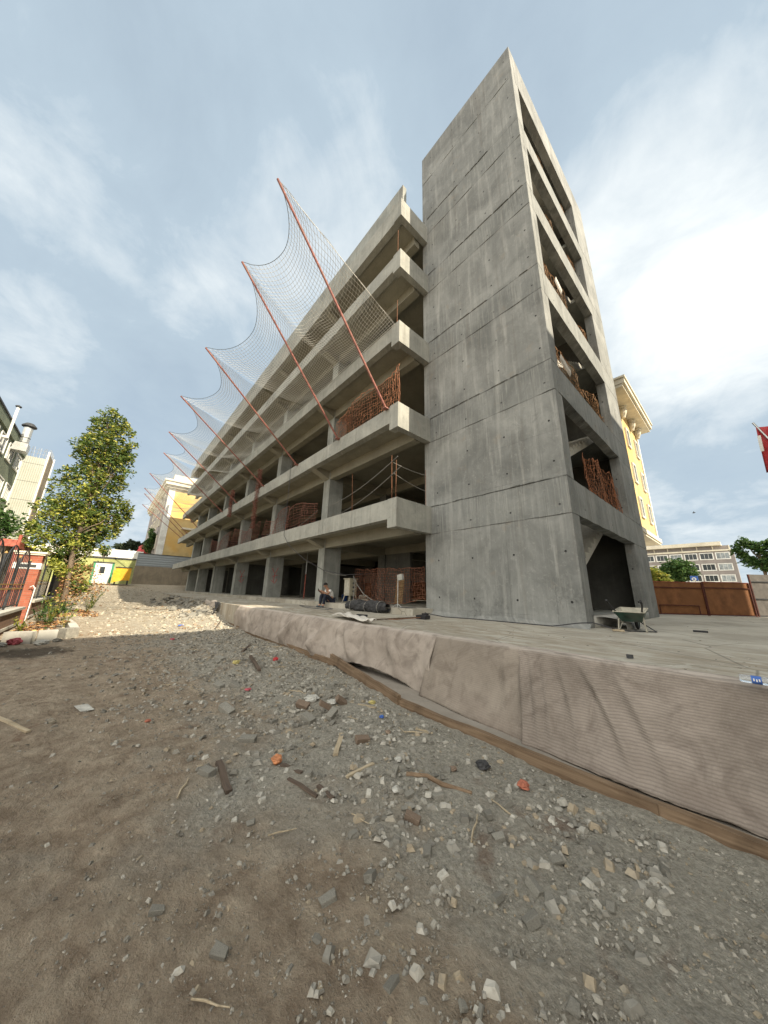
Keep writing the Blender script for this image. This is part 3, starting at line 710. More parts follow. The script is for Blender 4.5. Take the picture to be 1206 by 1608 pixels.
for a, b, lab in ((-14.0, -17.3, 'dark orange mesh on the first floor between the second column and the hanging cable'), (-17.5, -21.0, 'orange mesh on the first floor just right of the third column'),
                  (-22.2, -28.2, 'orange mesh filling the first floor bay left of the third column'), (-29.3, -35.6, 'orange mesh in the far first floor bay, the farthest one seen')):
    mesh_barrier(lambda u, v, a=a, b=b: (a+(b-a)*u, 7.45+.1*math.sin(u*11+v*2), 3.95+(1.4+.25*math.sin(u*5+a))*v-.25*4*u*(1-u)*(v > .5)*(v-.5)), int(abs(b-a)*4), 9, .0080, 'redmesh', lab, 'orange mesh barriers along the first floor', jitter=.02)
for (x, zt, zb, w_, lab) in ((-21.6, 9.0, 4.7, .28, 'long bunched red mesh hanging over the second and first slab edges'), (-28.0, 8.9, 6.6, .25, 'short bunched red mesh hanging over the second slab edge farther left')):
    mesh_barrier(lambda u, v, x=x, zt=zt, zb=zb, w_=w_: (x-w_*1.2*(u-.5)*(1-.5*v)+.08*math.sin(v*9), 6.86+.12*math.sin(u*14)-.03, zt+(zb-zt)*v), 9, 42, .010, 'redmesh', lab, 'bunched red mesh hanging from slabs', jitter=.03)
for k, (z, lab) in enumerate(((3.88, 'dark rusty mesh in the lowest open window of the stair tower'), (7.62, 'brown mesh in the second tower window above a white board'), (11.4, 'sunlit tan mesh with a tall peak in the third tower window'),
                 (15.3, 'tan mesh in the fourth tower window'), (19.0, 'tan mesh in the topmost tower window'))):
    pk = (.0, .35, .75, .2, .1)[k]; y0 = (11.3, 9.7, 10.0, 9.6, 9.6)[k]; hh = (1.55, 1.25, 1.15, 1.15, 1.1)[k]
    mesh_barrier(lambda u, v, z=z, pk=pk, y0=y0, hh=hh: (-2.83-.10*math.sin(u*15)*v-.05*v, y0+(15.55-y0)*u, z+.03+(hh+pk*math.exp(-((u-.10)/.10)**2)+.12*math.sin(u*9+z)-.30*u*(k > 0)+.15*random.random()*(v > .95))*v), 40, 11, .0078,
                 'orange' if k == 0 else 'orange_old', lab, 'plastic mesh in the stair tower windows', jitter=.016)
m = MB(); m.obox((-2.72, 10.35, 8.30), (.02, 0, .03), (0, .42, -.1), (.01, .0, .07))
m.build('loose_board', M['sheet'], label='white board lying in the second tower window in front of the brown mesh', cat='board', loc=(-2.72, 10.35, 8.4))
m = MB(); m.obox((-2.70, 10.9, 12.25), (.02, 0, .03), (0, .28, -.1), (.01, 0, .06))
m.build('loose_board', M['sheet'], label='small pale board caught in the mesh of the third tower window', cat='board', loc=(-2.7, 10.9, 12.3))

# ground floor odds and ends ---------------------------------------------------------
mesh_barrier(lambda u, v: (-11.6+4.0*u, 8.45+.15*math.sin(u*8), .95+.72*v*(1-.1*u)-(.72-.25*u)*(1-v)+.10*math.sin(u*7)*(1-v)), 36, 13, .0080, 'mesh_dim', 'dull orange mesh barrier across the open ground floor bay beside the tower', jitter=.02)
cab = thing('electric_cabinet', (-12.3, 8.7, .2), 'beige steel electric cabinet on four splayed legs behind the seated man', 'cabinet')
m = MB(); m.box(-12.52, -12.08, 8.5, 8.9, .52, 1.26); m.build('cabinet_body', M['cabinet'], cab)
m = MB(); m.prism([(-12.56, 8.46, 1.26), (-12.04, 8.46, 1.26), (-12.04, 8.94, 1.26), (-12.56, 8.94, 1.26)], (0, 0, .04)); m.build('cabinet_roof', M['cabinet'], cab)
m = MB(); m.box(-12.49, -12.11, 8.488, 8.5, .56, 1.23); m.build('cabinet_door', M['cement'], cab)
for z in (.72, .9, 1.08): MB().lathe([(0, 0), (.045, 0), (.045, .03), (0, .03)], (-12.075, 8.7, z), 10, 'x').build('socket', M['dark'], cab)
for sx in (-1, 1):
    for sy in (-1, 1):
        m = MB(); m.bar((-12.3+sx*.19, 8.7+sy*.17, .53), (-12.3+sx*.27, 8.7+sy*.24, .20), .035, .035); m.build('leg', M['cabinet'], cab)
roll = thing('netting_roll', (-9.5, 7.5, 0), 'dark rolled bundle of black netting lying at the foot of the ledge', 'net roll')
m = MB()
def rollf(u, v):
    a = v*2*math.pi; s = u*2.15-1.07; r = .20*(1-.35*abs(2*u-1)**4)*(1+.13*math.sin(u*16+a*2)+.08*math.sin(u*41+a*5)+.05*math.sin(a*9))
    return (-9.5+s+.0, 7.49+.10*s+r*math.cos(a), .19+r*math.sin(a))
m.grid(rollf, 60, 28); m.build('roll_body', M['sack'], roll, smooth=True)
m = MB()
for s in (-.7, .1, .75): m.tube([(-9.5+s+.02*math.sin(a), 7.49+.1*s+.215*math.cos(a), .19+.215*math.sin(a)) for a in np.linspace(0, 2*math.pi, 20)], .012, 5)
m.build('tie_cord', M['greycable'], roll)
rope([(-11.7, 8.45, 1.35), (-11.3, 8.3, 1.05), (-10.6, 8.2, .6), (-9.8, 8.1, .36), (-8.8, 8.0, .235), (-8.2, 8.1, .22)], .018, 'greycable', 'grey hose running down from the cabinet to the ledge by the tower', 'hose', 'hose')
rope([(-11.7, 8.42, 1.4), (-11.35, 8.25, .9), (-11.2, 8.1, .5), (-10.9, 7.95, .23)], .016, 'greycable', 'short grey hose dropping behind the netting roll', 'hose', 'hose')
rope([(-14.3, 7.2, .012), (-13.0, 7.0, .012), (-12.2, 7.25, .012), (-11.2, 7.1, .012), (-10.9, 6.7, .012), (-12.2, 6.5, .012), (-13.6, 6.9, .012)], .013, 'cable', 'black cable looped on the apron in front of the seated man', 'cable', 'cable')
rope([(-8.1, 7.9, .215), (-7.75, 8.3, .21), (-7.3, 8.35, .06), (-6.4, 8.2, .013), (-5.6, 8.42, .013), (-4.4, 8.45, .013), (-3.3, 8.40, .02), (-2.75, 8.5, .13), (-2.5, 8.6, .16), (-2.1, 8.8, .04), (-1.95, 9.0, .013), (-1.5, 9.4, .013), (-2.0, 9.9, .28), (-2.2, 10.0, .27)], .013, 'cable',
     'thin black cable running along the foot of the stair tower', 'cable', 'cable')
m = MB(); m.obox((-2.05, 8.72, .03), (.10, .03, 0), (-.02, .05, 0), (0, 0, .018)); m.build('cable_connector', M['wood_pale'], label='small yellowish cable connector on the apron at the tower corner', cat='connector', loc=(-2.05, 8.72, 0))
stand = thing('floodlight_stand', (-8.35, 8.0, .2), 'small work floodlight on a thin stand left of the tower edge', 'work light')
m = MB(); m.tube([(-8.35, 8.0, .2), (-8.35, 8.0, 1.2)], .014, 6)
for a in (0, 2.1, 4.2): m.tube([(-8.35, 8.0, .32), (-8.35+.22*math.cos(a), 8.0+.22*math.sin(a), .205)], .010, 5)
m.build('stand_pole', M['steel'], stand)
m = MB(); m.obox((-8.2, 7.98, 1.25), (.12, 0, .02), (0, .05, 0), (-.02, 0, .10)); m.build('lamp_head', M['steel'], stand)
rake = thing('push_rake', (-6.3, 5.6, 0), 'long handled rake with a black head lying on the apron behind the felt sheets', 'rake')
m = MB(); m.tube([(-6.45, 4.95, .03), (-6.32, 6.80, .05)], .016, 6); m.build('handle', M['wood_dark'], rake)
m = MB(); m.tube([(-6.9, 5.0, .02), (-6.25, 6.0, .03), (-6.22, 6.85, .05)], .011, 6); m.build('brace_rod', M['rebar'], rake)
m = MB(); m.obox((-6.24, 6.98, .06), (.20, -.03, 0), (.01, .10, .01), (0, 0, .045)); m.obox((-6.2, 7.03, .13), (.09, 0, 0), (0, .05, 0), (0, 0, .03)); m.build('rake_head', M['black'], rake)
m = MB(); m.grid(lambda u, v: (-7.9+2.25*u+.12*v, 5.25-.72*u*.8+(.52-.05*math.sin(u*9))*(v-.5)*(1-.2*u)-.2*v*u, .05+.05*math.sin(v*5+u*4)**2+.04*math.sin(u*7+v)**2), 26, 10)
fl = m.build('loose_sheet', M['sheet'], smooth=True, label='crumpled white plastic sheet with rolled edge lying on top of the felt', cat='plastic sheet', loc=(-7.2, 4.9, .03))
def solid(o, t, off=1.0):
    md = o.modifiers.new('thickness', 'SOLIDIFY'); md.thickness = t; md.offset = off
solid(fl, .01)
m = MB(); m.obox((-7.0, 5.35, .07), (.16, .05, 0), (-.03, .07, .02), (0, 0, .03)); m.build('work_glove', M['black'], label='dark glove lying on the crumpled white sheet', cat='glove', loc=(-7.0, 5.35, .05))

# ------------------------------------------------------------------ felt sheets over the apron wall
def felt(x0, x1, bot, ztop, mat, label, seed, nu=120, nv=46, topw=.16, bulge=.05, folds=(), shx=None):
    """drapes from the apron surface over the edge and down. bot(u) -> (y, z) of the lower edge"""
    m = MB()
    def fn(u, v):
        x = x0+(x1-x0)*u; yb, zb = bot(u)
        nz = mnoise.noise(Vector((x*.9+seed, v*1.5, seed)))*1.0 + .45*mnoise.noise(Vector((x*2.7, v*4+seed, 0)))
        if v < .16:
            t = v/.16; y = 4.50+topw*(1-t)*(1+.25*math.sin(x*3+seed)); z = .016+.012*abs(mnoise.noise(Vector((x*3, v*9, seed)))) - .02*t*t
            return (x, y-.02*t, z)
        t = (v-.16)/.84; e = t*t*(3-2*t)
        zb += .014*mnoise.noise(Vector((x*6, seed, 3)))+.008*mnoise.noise(Vector((x*21, seed, 7))); yb2 = yb+.02*mnoise.noise(Vector((x*4, seed, 11)))
        y = 4.475 + (yb2-4.475)*(t**1.7) - .05*math.sin(min(1, t*5)*math.pi/2)
        z = -.005 + (zb)*t
        amp = bulge*math.sin(math.pi*min(1, t*1.05))**.7
        y -= amp*(.5+nz)
        for (fu, fw, fa, fs) in folds:
            d = (u-fu-fs*(t))/fw; y -= fa*math.exp(-d*d)*math.sin(math.pi*min(1, t*.95+.05))
            z -= 0
        if shx: x += shx(u)*t
        if mat != 'felt_b' and (u > .985 or u < .02): y -= (.035 if mat == 'felt_a' else .028)*min(1, t*3)*(1 if u > .99 or u < .01 else .6)
        return (x+.02*math.sin(t*7+seed)*(u in (0.0, 1.0)), y, z)
    m.grid(fn, nu, nv)
    o = m.build('felt_sheet', M[mat], smooth=True, label=label, cat='felt sheet', group='felt sheets draped over the apron wall', loc=(x0, 4.5, 0)); solid(o, .009, 1)
    return o
def ledge_y(x): return float(np.interp(x, [-17, -14.7, -6.4, -3.8, -1.9, -.9, 3, 6], [4.4, 4.40, 4.24, 3.66, 3.58, 3.76, 3.9, 3.9]))
def botA(u):
    x = -14.4+10.7*u; z = -.845 if x < -6.0 else -.845+.10*math.sin((x+6.0)/2.3*math.pi/2)**1 if x < -5 else -.80
    z = float(np.interp(x, [-14.4, -6.4, -5.2, -4.3, -3.75, -3.7], [-.84, -.835, -.80, -.86, -.93, -.90])); z = max(z, -.84) if x < -4 else max(z, -.84)
    if x > -6.4: z = float(np.interp(x, [-6.4, -5.7, -4.9, -4.3, -4.0, -3.7], [-.80, -.72, -.72, -.80, -.88, -.905]))
    y = float(np.interp(x, [-14.4, -12, -6.4, -5.5, -4.2, -3.7], [4.47, 4.34, 4.22, 4.28, 4.30, 4.24]))
    return y, z
felt(-14.4, -3.70, botA, 0, 'felt_a', 'long pale pink felt sheet sagging over the wall, its lower right corner lifted', 1.3, nu=240, bulge=.07, shx=lambda u: .13*max(0, (u-.9)*10),
     folds=((.44, .020, .14, .05), (.52, .014, .15, -.06), (.60, .016, .17, .06), (.68, .012, .13, -.05), (.76, .014, .14, .05), (.83, .012, .07, .03), (.90, .014, .08, .03), (.20, .02, .05, .0), (.30, .014, .05, .03), (.37, .02, .06, .03), (.10, .02, .03, 0)))
felt(-3.82, -2.20, lambda u: (4.12-.27*u+.015*math.sin(u*9), -.845), 0, 'felt_b', 'short beige felt sheet hanging between the long pale one and the ribbed one', 4.1, nu=60, bulge=.05, shx=lambda u: .10+.20*u,
     folds=((.12, .05, .03, 0), (.85, .04, .04, 0)))
felt(-2.26, 3.4, lambda u: (float(np.interp(-2.26+5.66*u, [-2.26, -1.7, -1.1, 3.4], [3.82, 3.78, 3.74, 3.86])), float(np.interp(-2.26+5.66*u, [-2.26, -1.6, -1.1, -.4, 3.4], [-.84, -.835, -.83, -.83, -.83]))), 0, 'felt_c',
     'ribbed brown felt sheet in the right foreground, nearest of the three', 7.7, nu=220, bulge=.045, shx=lambda u: .32*max(0, 1-u*3), folds=((.03, .010, .05, .01), (.055, .008, .04, .012), (.09, .010, .06, .04), (.135, .012, .09, .09), (.19, .014, .08, .09), (.27, .03, .04, .05), (.40, .05, .03, 0)))
# scraps of felt and dark net at the far broken end of the wall
m = MB(); m.grid(lambda u, v: (-18.1-2.6*u, 4.50-.12*v-.35*v*v+.05*math.sin(u*14), .04-.75*v+.05*math.sin(u*9+v*3)), 26, 12)
o = m.build('felt_sheet', M['felt_a'], smooth=True, label='small torn felt remnant hanging at the far broken end of the wall', cat='felt sheet', loc=(-18.1, 4.5, 0)); solid(o, .01)
m = MB(); m.grid(lambda u, v: (-17.4-1.0*u*(1-v)+.9*v*(u-.4), 4.48-.55*v*v-.03*math.sin(u*9), .0-.83*v+.02), 14, 10)
o = m.build('shade_net', M['sack'], smooth=True, label='grey shade net triangle draped from the bare wall to the ground', cat='net', loc=(-17.4, 4.5, 0)); solid(o, .008)
# timbers along the foot of the wall
def timber(a, b, w, h, label, mat='timber', name='timber_plank', group='timber planks along the foot of the felt sheets', twist=0, n=14):
    a, b = Vector(a), Vector(b); d = b-a; L = d.length; d.normalize(); sx = d.cross(Vector((0,0,1))).normalized(); up = sx.cross(d)
    m = MB(); vs = []; fs = []
    for i in range(n+1):
        t = i/n*L; jw = 1+random.uniform(-.03, .03); jh = random.uniform(-.004, .004); jx = .006*math.sin(i*1.1)
        for sx_, su in ((-1, -1), (1, -1), (1, 1), (-1, 1)):
            vs.append((t, sx_*w/2*jw+jx, su*h/2*jw+jh+random.uniform(-.002, .002)))
    for i in range(n):
        q = 4*i
        for k in range(4): fs.append((q+k, q+(k+1) % 4, q+4+(k+1) % 4, q+4+k))
    fs += [(3, 2, 1, 0), (4*n, 4*n+1, 4*n+2, 4*n+3)]
    m.add(vs, fs); o = m.build(name, M[mat], label=label, cat='plank', group=group)
    mt = Matrix(((d.x, sx.x, up.x), (d.y, sx.y, up.y), (d.z, sx.z, up.z))); o.rotation_euler = mt.to_euler(); o.location = a
    return o
timber((-16.3, 4.50, -.84), (-6.35, 4.18, -.85), .06, .15, 'longest grey timber running below the pale felt towards the sunlit patch')
timber((-6.55, 4.20, -.76), (-3.66, 3.56, -.83), .06, .17, 'middle brown timber propped across the end of the longest one')
timber((-3.80, 3.60, -.86), (-.75, 3.52, -.86), .07, .12, 'nearest brown timber with a split edge in front of the ribbed felt')
timber((-.80, 3.53, -.86), (3.5, 3.60, -.86), .07, .12, 'last timber under the ribbed felt at the right edge')

# water bottle on the wall
bt = thing('water_bottle', (-.06, 4.33, .06), 'clear plastic water bottle with blue label lying on the felt edge', 'bottle')
m_, t_, b_ = newmat('clear_plastic', .08); b_.inputs['Transmission Weight'].default_value = .85; b_.inputs['Base Color'].default_value = (.85, .9, .93, 1); b_.inputs['IOR'].default_value = 1.3; M['clear'] = m_
m = MB(); m.lathe([(.0, -.13), (.028, -.13), (.032, -.12), (.032, -.05), (.029, -.04), (.032, -.03), (.032, .05), (.024, .08), (.012, .10), (.012, .115), (0, .115)], (-.06, 4.40, .058), 20, 'x'); m.build('bottle_body', M['clear'], bt, smooth=True)
m = MB(); m.lathe([(.0328, -.030), (.0328, .030)], (-.09, 4.40, .058), 20, 'x'); lb = m.build('label_band', M['blueplast'], bt)
m = MB(); m.lathe([(0, 0), (.014, 0), (.014, .018), (0, .018)], (.045, 4.40, .058), 14, 'x'); m.build('cap', M['white'], bt)
m = MB()
for k in range(3): m.obox((-.105+.016*k, 4.40-.0325, .062-.004*(k % 2)), (.004, 0, 0), (0, .001, 0), (0, 0, .010))
m.build('label_mark', M['white'], bt)

# ------------------------------------------------------------------ wheelbarrow
wb = thing('wheelbarrow', (-1.88, 9.5, 0), 'dark green wheelbarrow with a cement crusted tray parked at the tower entrance', 'wheelbarrow')
# local frame: handles towards the camera-left, wheel away; a = along (towards wheel), s = sideways
Aw = Vector((-.06, 1.0, 0)).normalized(); Sw = Vector((Aw.y, -Aw.x, 0)); O = Vector((-1.885, 9.22, 0))
def W(a, s, z): return O + Aw*a + Sw*s + Vector((0, 0, z))
def loop(a0, a1, s0, s1, z0, z1): return [W(a0, -s0, z0), W(a0, s0, z0), W(a1, s1, z1), W(a1, -s1, z1)]
top = loop(-.22, .62, .29, .27, .42, .50); bot_ = loop(.02, .42, .18, .17, .20, .22)
def tray(off, mat, name):
    m = MB(); t2 = [p+Vector((0, 0, off*.2)) for p in top]; c = sum(bot_, Vector())/4; b2 = [c+(p-c)*(1-off)+Vector((0, 0, off*.25)) for p in bot_]
    c2 = sum(top, Vector())/4; t2 = [c2+(p-c2)*(1-off*.4)+Vector((0, 0, .0)) for p in top]
    m.add(b2+t2, [(0, 1, 2, 3), (0, 4, 5, 1), (1, 5, 6, 2), (2, 6, 7, 3), (3, 7, 4, 0)] if off else [(3, 2, 1, 0), (1, 5, 4, 0), (2, 6, 5, 1), (3, 7, 6, 2), (0, 4, 7, 3)])
    return m.build(name, M[mat], wb)
tray(0, 'barrow', 'tray'); tray(.06, 'cement', 'tray_lining')
m = MB(); m.tube([*top, top[0]], .013, 6); m.build('tray_rim', M['cement'], wb)
for s in (-1, 1):
    m = MB(); m.tube([W(-.62, s*.30, .66), W(-.50, s*.30, .60), W(-.1, s*.22, .37), W(.3, s*.13, .24), W(.78, s*.06, .18)], .017, 7); hd = m.build('handle', M['black'], wb)
    m = MB(); m.tube([W(-.66, s*.30, .67), W(-.52, s*.30, .61)], .022, 8); m.build('grip', M['black'], hd)
    m = MB(); m.tube([W(-.02, s*.22, .36), W(-.10, s*.25, .02)], .016, 6); m.tube([W(-.10, s*.25, .015), W(.06, s*.25, .015)], .014, 6); m.tube([W(.25, s*.17, .27), W(.04, s*.25, .02)], .010, 6); m.build('leg', M['cement'], wb)
m = MB(); a = np.linspace(0, 2*math.pi, 25)
m.tube([W(.74+.155*math.cos(t), 0, .19+.155*math.sin(t)) for t in a], .036, 8); wh = m.build('wheel', M['black'], wb, smooth=True)
m = MB(); m.tube([W(.74, -.02, .19), W(.74, .02, .19)], .11, 16); m.build('rim', M['barrow'], wh)

# ------------------------------------------------------------------ the seated man
def skinned(name, verts, edges, radii, mat, parent, lvl=2, root=0, label=None):
    me = bpy.data.meshes.new(name); me.from_pydata([tuple(v) for v in verts], edges, []); ob = bpy.data.objects.new(name, me); col.objects.link(ob)
    sk = ob.modifiers.new('s', 'SKIN'); sk.use_smooth_shade = True
    for i, rr in enumerate(radii):
        v = me.skin_vertices[0].data[i]; v.radius = (rr, rr) if not hasattr(rr, '__len__') else rr; v.use_root = (i == root)
    ss = ob.modifiers.new('d', 'SUBSURF'); ss.levels = lvl; ss.render_levels = lvl
    bpy.context.view_layer.update()
    dg = bpy.context.evaluated_depsgraph_get(); nm = bpy.data.meshes.new_from_object(ob.evaluated_get(dg)); nm.name = name
    ob.modifiers.clear(); ob.data = nm; nm.materials.clear(); nm.materials.append(mat)
    ob.parent = parent
    return ob
def make_man():
    p = thing('person', (-12.75, 7.95, .2), 'man in white shirt and dark trousers sitting on the ledge looking at a phone', 'person')
    p.rotation_euler = (0, 0, R(0))
    # local axes: x = his left..right along the facade, -y = forward, z from ledge top
    V = [(0, .02, .10), (0, -.02, .28), (0, -.12, .47), (0, -.20, .58), (0, -.245, .635), (0, -.29, .70)]
    E_ = [(0, 1), (1, 2), (2, 3), (3, 4), (4, 5)]; Rr = [(.155, .12), (.145, .11), (.165, .11), (.075, .075), (.055, .055), (.085, .09)]
    def arm(s):
        n = len(V); V.extend([(s*.17, -.15, .52), (s*.21, -.33, .36), (s*.13, -.52, .47), (s*.10, -.58, .49)]); E_.extend([(2, n), (n, n+1), (n+1, n+2), (n+2, n+3)]); Rr.extend([.062, .045, .033, .032])
        # five fingers rooted in the palm
        for k, (dx, dz, L) in enumerate(((-.030, .012, .060), (-.012, .018, .070), (.006, .018, .066), (.022, .012, .052))):
            q = len(V); V.extend([(s*(.09)+dx*.9, -.61, .49+dz), (s*(.07)+dx*.7, -.63-L*.35, .50+dz), (s*.04+dx*.5, -.62-L*.2, .52+dz)]); E_.extend([(n+3, q), (q, q+1), (q+1, q+2)]); Rr.extend([.011, .009, .008])
        q = len(V); V.extend([(s*.075, -.575, .525), (s*.05, -.60, .545)]); E_.extend([(n+3, q), (q, q+1)]); Rr.extend([.013, .010])
    arm(-1); arm(1)
    for s in (-1, 1):
        n = len(V); V.extend([(s*.09, -.02, .09), (s*.16, -.40, .33), (s*.15, -.44, .05), (s*.15, -.46, -.12), (s*.16, -.56, -.155)]); E_.extend([(0, n), (n, n+1), (n+1, n+2), (n+2, n+3), (n+3, n+4)]); Rr.extend([.10, .07, .055, .045, .04])
    b = skinned('body', V, E_, Rr, M['skin'], p)
    # head shape with face features
    m = MB()
    def hd(u, v):
        a = u*2*math.pi; b_ = (v-.5)*math.pi; x, y, z = math.cos(b_)*math.sin(a), -math.cos(b_)*math.cos(a), math.sin(b_)
        r = 1.0; fx = max(0, -y)
        jaw = 1-.22*max(0, -z)*1.0
        nx = .075*x*jaw; ny = .095*y*(1 if y > 0 else .95); nz = .115*z
        if fx > .9 and -.25 < z < .12 and abs(x) < .18: ny -= .022*(1-abs(x)/.18)
        if fx > .7 and .02 < z < .22 and .2 < abs(x) < .5: ny += .008
        c, s = math.cos(R(38)), math.sin(R(38)); y2, z2 = ny*c - nz*s*(-1)*(-1), ny*s+nz*c
        y2 = ny*c+nz*(-s)*(-1)*(-1); 
        return (0+nx, -.325+ny*c-nz*s*-1*-1, .755+ny*s*1+nz*c)
    m.grid(hd, 28, 20); me = m
    h = me.build('head', M['skin'], None, smooth=True); h.parent = p
    m = MB()
    def hr(u, v):
        a = u*2*math.pi; b_ = (-.05+.55*v)*math.pi; x, y, z = math.cos(b_)*math.sin(a), -math.cos(b_)*math.cos(a), math.sin(b_)
        if y < -.3: z = max(z, .42)
        nx, ny, nz = .083*x, .105*y+.004, .124*z+.004; c, s = math.cos(R(38)), math.sin(R(38))
        return (nx, -.325+ny*c-nz*s, .755+ny*s+nz*c)
    m.grid(hr, 24, 12); g = m.build('hair', M['hair'], None, smooth=True); g.parent = p
    for s in (-1, 1):
        m = MB(); m.obox((s*.078, -.325, .75), (.010, 0, 0), (0, .014, .008), (0, -.010, .022)); e = m.build('ear', M['skin'], None); e.parent = p
    # clothes
    V2 = [(0, .03, .09), (0, 0, .28), (0, -.11, .46), (0, -.17, .535)]; E2 = [(0, 1), (1, 2), (2, 3)]; R2 = [(.175, .14), (.165, .13), (.185, .13), (.09, .09)]
    for s in (-1, 1):
        n = len(V2); V2 += [(s*.175, -.15, .51), (s*.20, -.25, .43)]; E2 += [(2, n), (n, n+1)]; R2 += [.078, .066]
    skinned('shirt', V2, E2, R2, M['shirt'], p)
    V3 = [(0, .02, .10)]; E3 = []; R3 = [(.175, .13)]
    for s in (-1, 1):
        n = len(V3); V3 += [(s*.09, -.02, .10), (s*.16, -.38, .325), (s*.16, -.415, .29), (s*.15, -.44, .05), (s*.15, -.455, -.09)]; E3 += [(0, n), (n, n+1), (n+1, n+2), (n+2, n+3), (n+3, n+4)]; R3 += [.112, .086, .084, .072, .064]
    skinned('trousers', V3, E3, R3, M['trousers'], p)
    for s in (-1, 1):
        skinned('shoe', [(s*.15, -.43, -.155), (s*.155, -.52, -.16), (s*.165, -.64, -.168)], [(0, 1), (1, 2)], [(.045, .045), (.045, .04), (.038, .030)], M['shoe'], p, 2)
    m = MB(); m.obox((0, -.66, .53), (.038, 0, 0), (0, .004, .002), (0, -.03, .068)); ph = m.build('mobile_phone', M['black'], None, label='dark mobile phone held in both hands of the seated man', cat='phone'); ph.location = (-12.75, 7.95, .2)
    return p
make_man()

# more site clutter inside the open ground floor
M['ply'] = mat_wood('plywood_sheet', (.26, .17, .085), (.40, .28, .15), .4)
m = MB(); m.obox((-11.36, 11.0, .85), (.27, 0, 0), (0, .012, .0), (0, .08, .65)); m.build('plywood_board', M['ply'], label='upright tan plywood board behind the orange mesh in the ground floor', cat='board', loc=(-11.36, 11, .2))
bk = thing('plastic_bucket', (-14.35, 9.8, .2), 'dull blue plastic bucket on the dark floor between pier and cabinet', 'bucket')
m = MB(); m.lathe([(0, 0), (.13, 0), (.17, .32), (.18, .32), (.18, .34), (.16, .34), (.12, .02), (0, .02)], (-14.35, 9.8, .2), 16); m.build('bucket_body', M['blueplast'], bk, smooth=True)
m = MB(); m.tube([(-14.35+.17*math.cos(a), 9.8, .52+.15*math.sin(a)) for a in np.linspace(0, math.pi, 10)], .006, 5); m.build('bucket_handle', M['steel'], bk)
for i, (x, y, z, rz, lab) in enumerate(((-13.1, 10.2, .2, .2, 'grey cement sack lying flat behind the cabinet'), (-13.6, 10.4, .2, -.3, 'grey cement sack left of the other one behind the cabinet'), (-13.35, 10.3, .37, .1, 'grey cement sack on top of the two others'))):
    m = MB(); m.grid(lambda u, v: (x+.32*math.cos(u*6.283)*math.cos((v-.5)*3.14)**.4 if abs(v-.5) < .499 else x, y+.20*math.sin(u*6.283)*(math.cos((v-.5)*3.14)**.4 if abs(v-.5) < .499 else 0), z+.09+.09*math.sin((v-.5)*3.14)+.01*math.sin(u*20)), 20, 8)
    m.build('cement_sack', M['cement'], smooth=True, label=lab, cat='sack', group='cement sacks stacked in the ground floor', loc=(x, y, z))
for i, (x, y, lab) in enumerate(((-18.6, 9.6, 'steel prop standing in the ground floor bay left of the seated man'), (-25.4, 9.8, 'steel prop in the third ground floor bay'), (-10.2, 13.8, 'steel prop deep inside the bay beside the tower'))):
    t = thing('steel_prop', (x, y, .2), lab, 'prop', 'telescopic steel props under the first slab')
    MB().tube([(x, y, .2), (x+.01, y, 1.7)], .030, 8).build('outer_tube', M['rust'], t); MB().tube([(x+.01, y, 1.65), (x+.01, y, 3.25)], .022, 8).build('inner_tube', M['steel'], t)
    MB().box(x-.07, x+.07, y-.07, y+.07, .2, .208).build('foot_plate', M['rust'], t)
for i, (x, z, lab) in enumerate(((-12.0, 4.05, 'short timber stack on the first floor near the corner'), (-19.2, 4.05, 'short timber stack on the first floor left of the second column'))):
    for k in range(4): timber((x-.9, 9.2+.1*(k % 2), LB[0]+.36+.05+.09*(k//2)), (x+.9, 9.3+.1*(k % 2), LB[0]+.36+.05+.09*(k//2)), .08, .08, lab.replace('short timber stack', ('lower front', 'lower rear', 'upper front', 'upper rear')[k]+' beam of the timber stack'), 'timber', 'formwork_timber', 'formwork beams stacked on the first floor', n=3)
# ------------------------------------------------------------------ hoarding on the right and behind the building
def hoarding(a, b, h, n, label, mat='hoard', bars=True, dark=False, posts=True):
    a, b = Vector((*a, 0)), Vector((*b, 0)); t = thing('hoarding_panel', a, label, 'hoarding', 'sheet hoarding round the site')
    d = (b-a).normalized(); nrm = Vector((d.y, -d.x, 0)); L = (b-a).length; up = Vector((0, 0, 1))
    m = MB(); m.obox(a+d*L/2+up*(h/2+.03), d*L/2, nrm*.012, up*(h/2-.02)); m.build('panel', M[mat], t)
    for zz in [h*.83, .05] + ([h*.42] if dark else []):
        MB().obox(a+d*L/2+up*zz+nrm*.03, d*L/2, nrm*.018, up*.024).build('rail', M['hoard_frame'] if not dark else M['dark'], t)
    for e in (0.02, L-.02):
        m = MB(); m.obox(a+d*e+up*(h/2)+nrm*.035, d*.025, nrm*.02, up*h/2); m.build('frame_post', M['hoard_frame'], t)
    if not dark:
        m = MB(); m.obox(a+d*L/2+up*(h+.01), d*L/2, nrm*.03, up*.015); m.build('top_trim', M['rust'], t)
    return t
def hp(t): return (-3.25+t*3.35, 20.6+t*4.0)
h1 = hoarding(hp(0), hp(.52), 1.58, 3, 'long orange hoarding panel next to the stair tower, with a low frame bolted on')
m = MB(); A = Vector((*hp(.06), 0)); B = Vector((*hp(.44), 0)); nn = Vector(((B-A).normalized().y, -(B-A).normalized().x, 0))*.05
m.bar(A+nn+Vector((0, 0, .46)), B+nn+Vector((0, 0, .46)), .03, .035); m.bar(A+nn+Vector((0, 0, .05)), A+nn+Vector((0, 0, .46)), .03, .03); m.bar(B+nn+Vector((0, 0, .05)), B+nn+Vector((0, 0, .46)), .03, .03)
m.build('low_frame', M['hoard_frame'], h1)
hoarding(hp(.525), hp(.985), 1.62, 3, 'second orange hoarding panel, between the long one and the grey boards')
